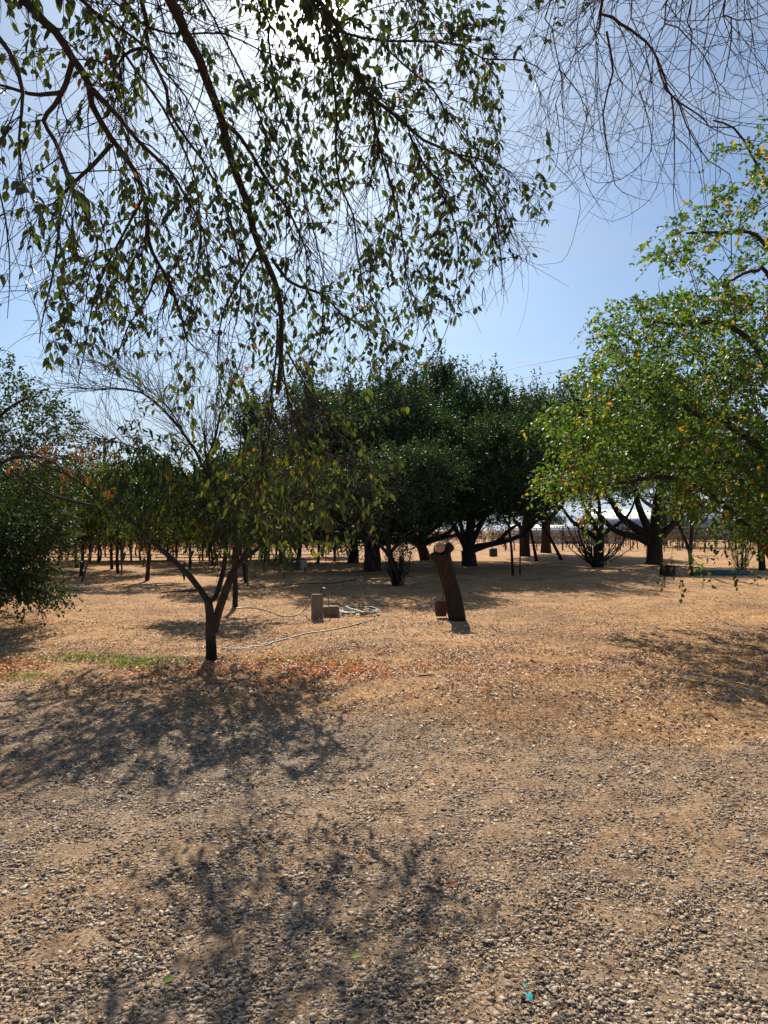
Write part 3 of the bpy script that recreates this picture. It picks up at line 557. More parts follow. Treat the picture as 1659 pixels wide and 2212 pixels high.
# ---- yellow green tree on the right, trunk out of frame
def right_tree():
    T = np.array([8.0, 12.6, 0]); mt, mw, ml = M(), M(), M(); limbs = []
    P, r = trunk_tube(mt, [T + [0, 0, -.1], T + [-.1, 0, .6], T + [-.15, -.05, 1.2]], .30, .25, 18, .14); limbs.append((P, r)); c0 = P[-1]
    spec = [([(1720, 1260), (1659, 1190), (1638, 1166), (1568, 1096), (1520, 1060), (1440, 1030), (1360, 1040), (1270, 1050)], 12.4, 11.2, .10),
            ([(1740, 1150), (1659, 1005), (1638, 964), (1568, 918), (1516, 897), (1440, 850), (1370, 800)], 12.3, 11.0, .13),
            ([(1760, 1100), (1700, 900), (1640, 760), (1560, 700), (1470, 700), (1390, 690)], 12.4, 11.4, .10),
            ([(1760, 1050), (1720, 750), (1659, 586), (1638, 583), (1603, 593), (1561, 621)], 12.2, 11.0, .09),
            ([(1770, 1040), (1740, 700), (1659, 537), (1617, 502), (1568, 502), (1481, 502)], 12.2, 11.2, .08),
            ([(1770, 1040), (1750, 650), (1700, 470), (1652, 394), (1624, 335), (1586, 276), (1540, 262)], 12.4, 12.0, .07),
            ([(1730, 1180), (1600, 1010), (1492, 1012), (1429, 1016), (1390, 1033)], 12.1, 10.6, .06),
            ([(1740, 1200), (1640, 1010), (1560, 960), (1500, 960), (1420, 960), (1300, 900)], 12.8, 13.6, .10),
            ([(1760, 1200), (1850, 900), (1900, 700), (1950, 500)], 12.6, 13.0, .13), ([(1760, 1200), (1900, 1000), (2050, 850)], 12.3, 11.5, .13)]
    for pl, y0, y1, rr in spec:
        ys_ = np.linspace(y0, y1, len(pl)); pts = [c0 + [0, 0, -.1]] + [at(a, bb, yy) for (a, bb), yy in zip(pl, ys_)]
        P = smooth_line(pts, .2, .015); q = taper(len(P), rr, rr * .2); tubes(mt, P, q, 9); limbs.append((P, q))
    poly = [(2300, 100), (1659, 235), (1610, 290), (1560, 300), (1570, 400), (1500, 450), (1425, 480), (1405, 540), (1450, 600), (1530, 625), (1430, 640), (1340, 655), (1285, 695), (1310, 760), (1255, 785), (1245, 860), (1185, 880), (1180, 930), (1235, 965), (1230, 1000), (1150, 1035), (1195, 1065), (1245, 1075), (1275, 1110), (1340, 1060), (1420, 1050), (1490, 1080), (1560, 1120), (1659, 1165), (2300, 1220)]
    A = ellip(15000, (6.6, 12.2, 4.2), (5.3, 3.4, 4.6), .15)
    bx, by = proj(A); k = inpoly(bx, by, poly) & (A[:, 2] > 1.0)
    thin = np.where(by < 640, .32, .75); thin = np.where((by > 1010) & (bx > 1340), np.where(bx > 1470, .7, .35), thin); thin = np.where(bx > 1659, .5, thin)
    hole = nz2(A[:, 0] * 1.2 + A[:, 1], A[:, 2] * 1.4, 1.5, 3) > -.12
    k &= (R.random(len(A)) < thin) & (hole | (by > 900)); A = A[k][:2900]
    lines, A, D = skeleton(limbs, A, .0035, .25); emit_lines(mw, lines, 4)
    D = norm(D + norm(A - [7.5, 12.4, 3.6]) * .7)
    def col(P):
        bx, by = proj(P); r = R.random(len(P)) * .86; e = np.clip((1330 - bx) / 120, 0, 1) * .09 + .035 + .06 * (by < 620) + .06 * (bx > 1450)
        cl = nz2(P[:, 0] * 1.5, P[:, 2] * 1.5 + P[:, 1], 2.0, 6) > .25
        return np.where(R.random(len(P)) < e * np.where(cl, 3.0, .12), R.uniform(.88, 1, len(P)), r)
    shoots(ml, mw, A, D, 3, .42, 8, .085, .047, 'oval', .0, .6, .6, .35, .0028, colorf=col)
    # long drooping sprays at the lower right
    SA = np.array([at(*p) for p in [(1440, 1150, 9.6), (1450, 1210, 9.6), (1445, 1240, 9.5), (1500, 1215, 9.8), (1560, 1180, 10), (1580, 1225, 10.1), (1530, 1230, 9.9), (1620, 1215, 10), (1470, 1245, 9.5), (1490, 1190, 9.8), (1600, 1190, 10.2)]])
    lines, SA, SDr = skeleton([(np.array([at(1540, 1090, 10.5), at(1520, 1120, 10)]), np.array([.01, .01]))] + limbs, SA, .002, .15, zbias=0); emit_lines(mw, lines, 3)
    shoots(ml, mw, SA, SDr * .3 + [0, 0, -.6], 2, .22, 6, .07, .042, 'oval', -.3, .3, .2, .5, .002)
    finish('broad_tree', T, 'large yellow green tree with scattered golden leaves overhanging the right side', 'tree', [('trunk', mt, m_bark, True), ('branches', mw, m_bark, True), ('crown', ml, m_right, False)])
right_tree()

# ---- bushy dark tree at the left edge
def left_tree():
    T = np.array([-8.6, 13.2, 0]); mt, mw, ml = M(), M(), M(); limbs = []
    P, r = trunk_tube(mt, [T + [0, 0, -.1], T + [.05, 0, .5], T + [.1, -.05, .9]], .26, .22, 16, .12); limbs.append((P, r)); c0 = P[-1]
    for pl, y0, y1, rr in [([(-60, 1180), (20, 1255), (70, 1270), (120, 1290)], 12.4, 11.4, .06), ([(-80, 1050), (0, 1000), (60, 985), (120, 1000)], 12.6, 12, .08), ([(-90, 1000), (0, 900), (60, 860)], 13, 12.6, .08), ([(-100, 1000), (-60, 850), (0, 790)], 13.2, 13, .08), ([(-150, 1000), (-300, 800)], 13.2, 13, .1), ([(-80, 1100), (40, 1120), (120, 1100)], 12.8, 12.2, .06)]:
        pts = [c0 + [0, 0, -.1]] + [at(a, bb, yy) for (a, bb), yy in zip(pl, np.linspace(y0, y1, len(pl)))]
        P = smooth_line(pts, .2, .012); q = taper(len(P), rr, rr * .25); tubes(mt, P, q, 8); limbs.append((P, q))
    poly = [(-900, 600), (0, 770), (50, 800), (75, 850), (105, 850), (130, 890), (185, 905), (205, 960), (165, 1000), (170, 1080), (150, 1180), (80, 1215), (105, 1240), (155, 1298), (75, 1312), (0, 1290), (-900, 1350)]
    A = ellip(11000, (-8.0, 12.9, 2.7), (4.0, 3.0, 2.7), .15); bx, by = proj(A); k = inpoly(bx, by, poly) & (A[:, 2] > .35); k &= (nz2(A[:, 0] * 1.3, A[:, 2] * 1.5 + A[:, 1], 1.6, 8) > -.35) | (bx < -20) | (by > 1000); A = A[k]; A = np.vstack([A[:2300], [at(R.uniform(-60, 150), R.uniform(1120, 1300), R.uniform(11.2, 12.6)) for _ in range(340)]]); bx, by = proj(A); A = A[inpoly(bx, by, poly)]
    lines, A, D = skeleton(limbs, A, .0035, .25); emit_lines(mw, lines, 4)
    shoots(ml, mw, A, norm(D + norm(A - [-8.4, 13, 1.8])), 3, .32, 9, .062, .038, 'oval', .1, .6, .3, .2, .002)
    finish('bushy_tree', T, 'bushy dark green tree cut off by the frame with low leafy branch near the ground', 'tree', [('trunk', mt, m_bark, True), ('branches', mw, m_bark, True), ('crown', ml, m_left, False)])
left_tree()

# ---- peach tree
def peach():
    T = gat(457, 1428); T[2] = float(gz(T[0], T[1])) - .02; d0 = T[1]; mt, mb, mw, ml, mo = M(), M(), M(), M(), M(); limbs = []
    a3 = lambda l: [at(x_, y_, d0 + dd) for x_, y_, dd in l]
    P0, r0 = trunk_tube(mb, [T + [0, 0, -.08]] + a3([(457, 1412, 0), (456, 1380, 0), (455, 1360, 0)]), .070, .056, 18, .03)
    P, r = trunk_tube(mt, a3([(455, 1362, 0), (454, 1345, 0), (453, 1318, 0), (448, 1290, 0)]), .058, .048, 16, 0, .05, .05); limbs.append((P, r))
    P2, r2 = trunk_tube(mt, a3([(462, 1365, .02), (470, 1330, .02), (480, 1298, .0), (493, 1262, -.05), (506, 1232, -.1)]), .052, .045, 14, 0, .05, .05); limbs.append((P2, r2))
    spec = [([(448, 1296, 0), (440, 1284, 0), (415, 1250, .05), (378, 1213, .1), (330, 1170, .1), (290, 1130, .2), (240, 1097, .3), (190, 1090, .4), (107, 1067, .4), (54, 1035, .4), (0, 1005, .5)], .052, .012),
            ([(290, 1130, .2), (250, 1110, .0), (200, 1060, -.2), (130, 1020, -.4), (50, 985, -.5), (0, 955, -.6)], .022, .006),
            ([(450, 1300, 0), (466, 1288, .05), (480, 1240, .2), (488, 1190, .3), (482, 1120, .3), (460, 1050, .2), (436, 1006, .1)], .042, .03),
            ([(436, 1006, .1), (422, 974, .1), (404, 949, 0), (379, 913, -.1), (340, 874, -.2), (304, 849, -.3), (247, 838, -.4), (222, 842, -.4), (150, 835, -.5)], .027, .004),
            ([(404, 949, 0), (370, 890, .3), (330, 850, .4), (270, 800, .5), (200, 780, .6)], .014, .003),
            ([(438, 1010, .1), (462, 953, .3), (476, 895, .4), (497, 845, .4), (519, 784, .5), (535, 735, .6)], .024, .005),
            ([(482, 1120, .3), (420, 1070, .5), (376, 1024, .6), (333, 992, .6), (297, 970, .6), (250, 953, .6), (200, 945, .7), (161, 944, .7)], .024, .006),
            ([(506, 1232, -.1), (512, 1205, -.1), (508, 1160, -.2), (480, 1080, -.4), (450, 1010, -.5), (440, 930, -.6)], .035, .012),
            ([(505, 1235, -.1), (530, 1205, -.1), (565, 1180, -.1), (600, 1145, -.2), (640, 1090, -.3), (690, 1020, -.3), (720, 950, -.3)], .036, .010),
            ([(520, 1212, -.1), (555, 1140, .3), (590, 1060, .6), (620, 960, .8), (640, 880, .9)], .028, .008),
            ([(512, 1205, -.1), (540, 1120, -.6), (560, 1040, -1.0), (600, 940, -1.3)], .026, .008), ([(482, 1120, .3), (500, 1040, .9), (520, 950, 1.4), (500, 880, 1.7)], .026, .008)]
    for pl, ra, rb in spec:
        P = smooth_line(a3(pl), .1, .005); q = taper(len(P), ra * .8, rb * .8); tubes(mt, P, q, 9); limbs.append((P, q))
    # leafy clusters
    poly = [(225, 1085), (215, 1050), (245, 990), (250, 925), (300, 920), (330, 950), (375, 915), (400, 1000), (450, 960), (455, 880), (500, 870), (520, 940), (560, 950), (600, 930), (700, 960), (700, 1120), (600, 1140), (540, 1150), (480, 1135), (420, 1125), (340, 1120)]
    A = np.column_stack([R.uniform(-3.9, .9, 9000), R.uniform(d0 - 1.5, d0 + 1.8, 9000), R.uniform(1.2, 4.0, 9000)])
    bx, by = proj(A); k = inpoly(bx, by, poly) & (R.random(len(A)) < np.clip((by - 900) / 190, .06, 1)) & (((A[:, 0] - T[0]) / 2.5) ** 2 + ((A[:, 1] - d0) / 1.9) ** 2 < 1); A = A[k][:360]
    lines, A, D = skeleton(limbs, A, .003, .2); emit_lines(mw, lines, 4)
    shoots(ml, mw, A, D * .5 + [0, 0, -.1], 2, .30, 9, .125, .03, 'long', -.1, .45, .8, 1.1, .0022)
    # some turned leaves on the long left limb
    Ao = np.array([at(x_ + R.normal(0, 10), y_ + R.normal(0, 10), d0 + .2) for x_, y_ in [(110, 960), (125, 985), (150, 1000), (165, 975), (180, 1000), (190, 1030), (100, 980), (205, 980), (200, 1010), (60, 985), (215, 1050)]])
    lines, Ao, Do = skeleton(limbs, Ao, .002, .2); emit_lines(mw, lines, 3); shoots(mo, mw, Ao, Do * .5, 2, .2, 7, .10, .028, 'long', .1, .5, .3, .8, .002)
    # bare twig spray reaching up and left, and twigs through the crown
    mx = M(); SP, SD_, SR = [], [], []
    for P, q in limbs[2:]:
        Tn = norm(np.gradient(P, axis=0)); bx, by = proj(P)
        for i in range(2, len(P)):
            if by[i] > 1060: continue
            nt_ = 2.6 if by[i] < 980 else 1.2
            for _ in range(R.poisson(nt_)):
                SP.append(P[i]); SD_.append(norm(Tn[i] * .8 + norm(R.normal(0, 1, 3)) * .8 + [-.15, 0, .35])); SR.append(min(q[i] * .6, .0045))
    SP, SD_, SR = map(np.array, (SP, SD_, SR)); Q = twig_set(SP, SD_, R.uniform(.35, 1.15, len(SP)), -.15, 7, .25, .03)
    bx, by = proj(Q[:, -1]); k = (by > 738) & (bx < 720) & ((bx < 560) | (by > 860)); Q, SR = Q[k], SR[k]; tubes(mx, Q, SR[:, None] * np.linspace(1, .4, 7)[None], 4)
    i = R.integers(1, 6, (len(Q), 4)); TP = np.take_along_axis(Q, i[..., None], 1).reshape(-1, 3); Tg = norm(np.gradient(Q, axis=1)); TD = np.take_along_axis(Tg, i[..., None], 1).reshape(-1, 3)
    TQ = twig_set(TP, norm(TD + norm(R.normal(0, 1, TD.shape)) * .6), R.uniform(.1, .5, len(TP)), -.1, 4, .2, .03); bx, by = proj(TQ[:, -1]); TQ = TQ[(by > 738)]
    tubes(mx, TQ, np.full((len(TQ), 1), .0023) * np.linspace(1.1, .6, 4)[None], 3)
    finish('peach_tree', T, 'small forked tree with dark damp trunk base, drooping narrow leaves and bare upper twigs', 'tree',
           [('trunk_base', mb, dampmat('damp_foot', (.018, .014, .012), (.045, .034, .028), (.085, .064, .050), .20, .36), True), ('trunk', mt, m_bark, True), ('branches', mw, m_bark, True), ('bare_twigs', mx, m_twig, True), ('crown', ml, m_peach, False), ('turned_leaves', mo, m_peach_orange, False)])
peach()

# ---- overhanging leafy elm, trunk out of frame on the left
LM = np.array([[.7, .5, .4, .15, .3, .8, .8, .9, .8, .6, .7, .1], [.7, .3, .3, .15, .2, .5, .85, .9, .8, .7, .6, .3], [.3, .1, .5, .3, .2, .7, .9, .9, .7, .8, .6, .05], [.3, .05, .3, .3, .3, .8, .9, .9, .9, .8, .5, .15],
               [.3, .4, .5, .5, .6, .8, .8, .9, .9, .9, .6, .5], [.1, .3, .6, .9, .9, .8, .7, .8, .9, .8, .8, .35], [.15, .6, .7, 1, .8, .5, .5, .7, .8, .8, .15, 0], [.2, .5, .7, .8, .6, .6, .6, .6, .7, .4, 0, 0],
               [0, .15, .3, .3, .45, .7, .7, .4, .1, 0, 0, 0], [0, 0, .03, 0, .2, .6, .8, .5, .1, 0, 0, 0], [0, 0, 0, 0, .4, .8, .8, .4, .3, 0, 0, 0], [0, 0, 0, 0, .3, .6, .6, .2, .1, 0, 0, 0], [0, 0, 0, 0, 0, 0, 0, .15, .02, 0, 0, 0]])
def lmap(P):
    bx, by = proj(P); i = np.floor(by / 100).astype(int); j = np.floor(bx / 100).astype(int)
    v = LM[np.clip(i, 0, 12), np.clip(j, 0, 11)]; v = np.where((i > 12) | (j > 11) , 0, v); v = np.where((j < 0) & (i < 7), .4, v); v = np.where(i < 0, .6, v); return v
def elm():
    T = np.array([-3.6, 2.6, 0]); mt, mw, ml = M(), M(), M()
    P, r = trunk_tube(mt, [T + [0, 0, -.1], T + [.05, .05, 1.2], T + [.25, .15, 2.6], T + [.5, .25, 3.9]], .26, .19, 18, .14); c0 = P[-1]
    hub = [c0 + [.6, .3, 1.0], c0 + [1.1, .4, 1.5]]
    S = [([(50, 0), (118, 68), (157, 129), (193, 183), (200, 229), (240, 297), (286, 365), (311, 422), (319, 512), (344, 573), (365, 609), (387, 662), (400, 720)], 3.6, 5.2, .036, .008),
         ([(157, 129), (143, 179), (118, 229), (93, 261), (118, 304), (147, 376), (168, 430), (200, 494), (211, 530), (193, 587)], 3.85, 4.3, .021, .004),
         ([(130, 200), (86, 206), (40, 195), (0, 183), (-60, 190)], 3.75, 3.5, .014, .004),
         ([(240, 311), (200, 358), (157, 397), (132, 426), (125, 501), (115, 591), (93, 680), (85, 740)], 4.25, 4.5, .020, .003),
         ([(200, 193), (251, 247), (297, 304), (358, 358), (400, 420), (440, 500), (455, 600)], 3.8, 4.7, .016, .004),
         ([(308, 0), (315, 72), (329, 122), (358, 193), (369, 247), (408, 308), (440, 351), (480, 430), (510, 520), (520, 610), (510, 700)], 4.2, 5.7, .028, .005),
         ([(315, 104), (283, 111), (258, 136), (261, 179), (240, 240)], 4.3, 4.2, .018, .005),
         ([(193, 18), (268, 64), (322, 107), (358, 157), (404, 208), (430, 272), (450, 330)], 3.9, 4.5, .016, .004),
         ([(180, 0), (240, 70), (290, 150), (350, 230), (400, 330), (430, 430), (430, 560), (410, 690), (400, 780)], 4.6, 5.9, .018, .004),
         ([(245, 0), (330, 60), (400, 75), (480, 72), (560, 110), (640, 130)], 4.2, 4.6, .015, .004),
         ([(369, 0), (397, 64), (430, 125), (455, 200), (480, 261), (498, 340), (530, 430), (558, 530), (590, 600), (605, 660), (607, 760), (600, 850)], 4.0, 6.3, .046, .018),
         ([(600, 690), (598, 760), (590, 830), (575, 920), (560, 1010), (545, 1100), (540, 1150)], 6.15, 6.2, .010, .003),
         ([(605, 700), (612, 800), (632, 890), (655, 970), (668, 1060), (660, 1150)], 6.1, 6.0, .010, .003),
         ([(587, 558), (622, 605), (669, 626), (705, 644), (740, 680), (783, 702), (820, 730)], 5.65, 6.2, .014, .003),
         ([(620, 760), (670, 850), (710, 910), (745, 980), (785, 1096), (801, 1150), (765, 1215)], 6.2, 5.7, .008, .002),
         ([(600, 800), (640, 880), (690, 960), (760, 1000), (800, 1030)], 6.25, 6.1, .006, .002),
         ([(590, 860), (569, 988), (520, 1060), (483, 1124), (476, 1182)], 6.3, 6.0, .008, .002),
         ([(690, 0), (705, 100), (719, 172), (726, 250), (726, 358), (740, 412), (762, 465), (769, 537), (783, 609), (790, 700)], 4.4, 6.0, .020, .005),
         ([(694, 7), (726, 64), (740, 118), (773, 161), (794, 204), (851, 250), (884, 276), (916, 301), (962, 322), (1016, 351), (1050, 400), (1070, 460), (1080, 540)], 4.3, 5.6, .035, .005),
         ([(794, 204), (805, 250), (816, 311), (837, 379), (859, 458), (873, 537), (884, 626), (900, 680)], 4.7, 5.2, .018, .004),
         ([(719, 64), (812, 86), (898, 89), (998, 97), (1041, 125), (1134, 132), (1180, 160)], 4.5, 5.6, .019, .004),
         ([(823, 93), (873, 140), (934, 190), (959, 236), (988, 268), (1030, 330), (1060, 390)], 4.6, 5.5, .020, .004),
         ([(884, 286), (898, 322), (919, 358), (952, 404), (970, 447), (990, 520), (985, 620), (970, 700)], 5.0, 5.4, .016, .003),
         ([(1016, 351), (1060, 400), (1090, 450), (1100, 500), (1130, 540)], 5.3, 5.5, .008, .002), ([(962, 330), (1050, 345), (1100, 370), (1125, 400)], 5.2, 5.6, .008, .002),
         ([(560, 0), (580, 80), (590, 170), (610, 260), (640, 350), (660, 450), (690, 540), (700, 620)], 4.6, 5.8, .016, .004),
         ([(480, 261), (520, 300), (570, 380), (620, 450), (660, 540), (680, 620)], 4.85, 5.6, .016, .004),
         ([(440, 0), (470, 60), (520, 150), (560, 250), (600, 350), (650, 400)], 4.9, 5.4, .018, .004),
         ([(900, 0), (960, 60), (1010, 130), (1050, 210), (1075, 290)], 5.0, 5.7, .014, .003), ([(-40, 40), (20, 110), (50, 200), (40, 300), (50, 400)], 3.4, 3.5, .014, .003), ([(-60, 350), (0, 420), (20, 540), (15, 690)], 3.6, 3.7, .006, .0015),
         ([(560, 530), (520, 600), (480, 680), (470, 780), (480, 880)], 5.5, 5.7, .010, .003), ([(311, 422), (270, 500), (230, 570), (200, 660), (180, 760), (170, 830)], 4.5, 4.7, .010, .002),
         ([(344, 573), (320, 640), (280, 700), (250, 780), (235, 860)], 4.8, 5.1, .009, .002), ([(790, 640), (830, 690), (840, 760)], 5.9, 6.0, .006, .002), ([(700, 640), (690, 740), (650, 820)], 5.8, 6.1, .006, .002)]
    limbs = []
    for pl, y0, y1, ra, rb in S:
        if pl[0][1] > 20:
            ys0 = y0; y0, ra = snap(limbs, pl[0], y0, ra); y1 += y0 - ys0; rb = min(rb, ra * .8)
        pts = [at(a, bb, yy) for (a, bb), yy in zip(pl, np.linspace(y0, y1, len(pl)))]
        if pl[0][1] <= 20 and pl[0][0] > -70:
            p0, d0 = pts[0], norm(pts[0] - pts[1]); h_ = hub[0] if pl[0][0] < 300 else hub[1]
            pts = [c0 + [0, 0, -.1], h_ + R.normal(0, .06, 3), (p0 * .55 + h_ * .45) + d0 * .25 + [0, 0, .15]] + pts; ra2 = ra * 1.25
        P = smooth_line(pts, .10, .004); q = taper(len(P), ra, rb)
        tubes(mt, P, q, 9 if ra > .03 else 6); limbs.append((P, q))
    # secondary twigs
    SP, SDv, SR, SL = [], [], [], []
    for P, q in limbs:
        seg = np.linalg.norm(np.diff(P, axis=0), axis=1); L = seg.sum(); n = int(L / .045)
        ii = R.integers(3, len(P) - 1, n)
        T_ = norm(np.gradient(P, axis=0)); 
        for i in ii:
            d = norm(T_[i] * .9 + norm(R.normal(0, 1, 3)) * R.uniform(.5, 1.1)); SP.append(P[i]); SDv.append(d); SR.append(min(q[i] * .5, R.uniform(.0025, .005))); SL.append(R.uniform(.25, .95))
        SP.append(P[-1]); SDv.append(T_[-1]); SR.append(q[-1]); SL.append(.35)
    SP, SDv, SR, SL = map(np.array, (SP, SDv, SR, SL))
    v = lmap(SP + SDv * .25); k = R.random(len(SP)) < np.where(v > 0, .3 + v * .8, .03); SP, SDv, SR, SL = SP[k], SDv[k], SR[k], SL[k]
    low = proj(SP)[1] > 750; SL = np.where(low, SL * .75, SL)
    Q = twig_set(SP, SDv, SL, .6, 8, .7, .09)
    # prune the ones that end where the photograph has open sky
    v = np.minimum(lmap(Q[:, -1]), lmap(Q[:, 5])); k = R.random(len(Q)) < np.where(v > 0, 1, .10); Q, SR = Q[k], SR[k]
    tubes(mw, Q, SR[:, None] * np.linspace(1, .35, 8)[None], 4)
    def capcell(Pm, cap, size=50):
        bx, by = proj(Pm); key = (np.floor(by / size) * 1000 + np.floor(bx / size)).astype(int); order = R.permutation(len(key)); seen = {}; keep = np.zeros(len(key), bool)
        for o_ in order:
            c_ = seen.get(key[o_], 0)
            if c_ < cap[o_]: keep[o_] = True; seen[key[o_]] = c_ + 1
        return keep
    k = capcell(Q[:, 4], np.full(len(Q), 7)); Q, SR = Q[k], SR[k]
    # tertiary twigs
    n3 = 10; i = R.integers(1, 8, (len(Q), n3)); TP = np.take_along_axis(Q, i[..., None], 1).reshape(-1, 3)
    Tg = norm(np.gradient(Q, axis=1)); TD = np.take_along_axis(Tg, i[..., None], 1).reshape(-1, 3)
    TD = norm(TD + norm(R.normal(0, 1, TD.shape)) * R.uniform(.5, 1.2, (len(TD), 1))); TL = R.uniform(.08, .42, len(TP))
    TQ = twig_set(TP, TD, TL, .6, 6, .7, .10); v = lmap(TQ[:, -1]); k = R.random(len(TQ)) < np.where(v > 0, .35 + .65 * v, .04); TQ = TQ[k]; v = v[k]; TL = TL[k]; k = capcell(TQ[:, 3], np.full(len(TQ), 11)); TQ = TQ[k]; v = v[k]; TL = TL[k]
    tubes(mw, TQ, np.full((len(TQ), 1), .002) * np.linspace(1.1, .6, 6)[None], 3)
    # leaves hanging along leafy twigs, alternate left and right
    clump = nz2(TQ[:, -1, 0] * 3 + TQ[:, -1, 1], TQ[:, -1, 2] * 3, 1.1, 11)
    leafy = R.random(len(TQ)) < np.clip(v * (.72 + 1.5 * clump), 0, .95); leafy[leafy] = capcell(TQ[leafy][:, 4], 1.0 + 4.4 * v[leafy]); LQ, LL = TQ[leafy], TL[leafy]
    nl = 7; t = (np.arange(nl)[None] + R.uniform(.1, .9, (len(LQ), nl))) / nl * 5; i0 = np.minimum(t.astype(int), 4); f = (t - i0)[..., None]
    p = np.take_along_axis(LQ, i0[..., None], 1) * (1 - f) + np.take_along_axis(LQ, i0[..., None] + 1, 1) * f
    dd = norm(np.take_along_axis(LQ, i0[..., None] + 1, 1) - np.take_along_axis(LQ, i0[..., None], 1)); side = norm(np.cross(dd, np.array([0, 0, 1.0]) + R.normal(0, .2, dd.shape))) * np.where(np.arange(nl) % 2, 1, -1)[None, :, None]
    D = dd * .35 + side * .55 + np.array([0, 0, -.75]) + R.normal(0, .25, dd.shape)
    keep = R.random(p.shape[:2]) < np.clip(LL[:, None] / .26, .4, 1); p, D = p[keep], D[keep]; n = len(p)
    lo = proj(p)[1] > 780
    rnd = np.where(lo, R.uniform(.45, .965, n), R.random(n) * .8); rnd = np.where(R.random(n) < .005, 1, rnd)  # low strands get lighter tones, painting in sunlight through them; upper leaves kept darker
    leaves(ml, p, D, np.clip(R.normal(.063, .014, n), .025, .095) * np.where(rnd > .9, .8, 1), np.clip(R.normal(.031, .007, n), .012, .046), 'oval', rnd)
    print('elm leaves', n, 'twigs', len(TQ))
    finish('elm_tree', T, 'weeping leafy tree whose branches droop from above over the left and centre', 'tree', [('trunk', mt, m_bark, True), ('twigs', mw, m_twig, True), ('leaves', ml, m_elm, False)])
elm()

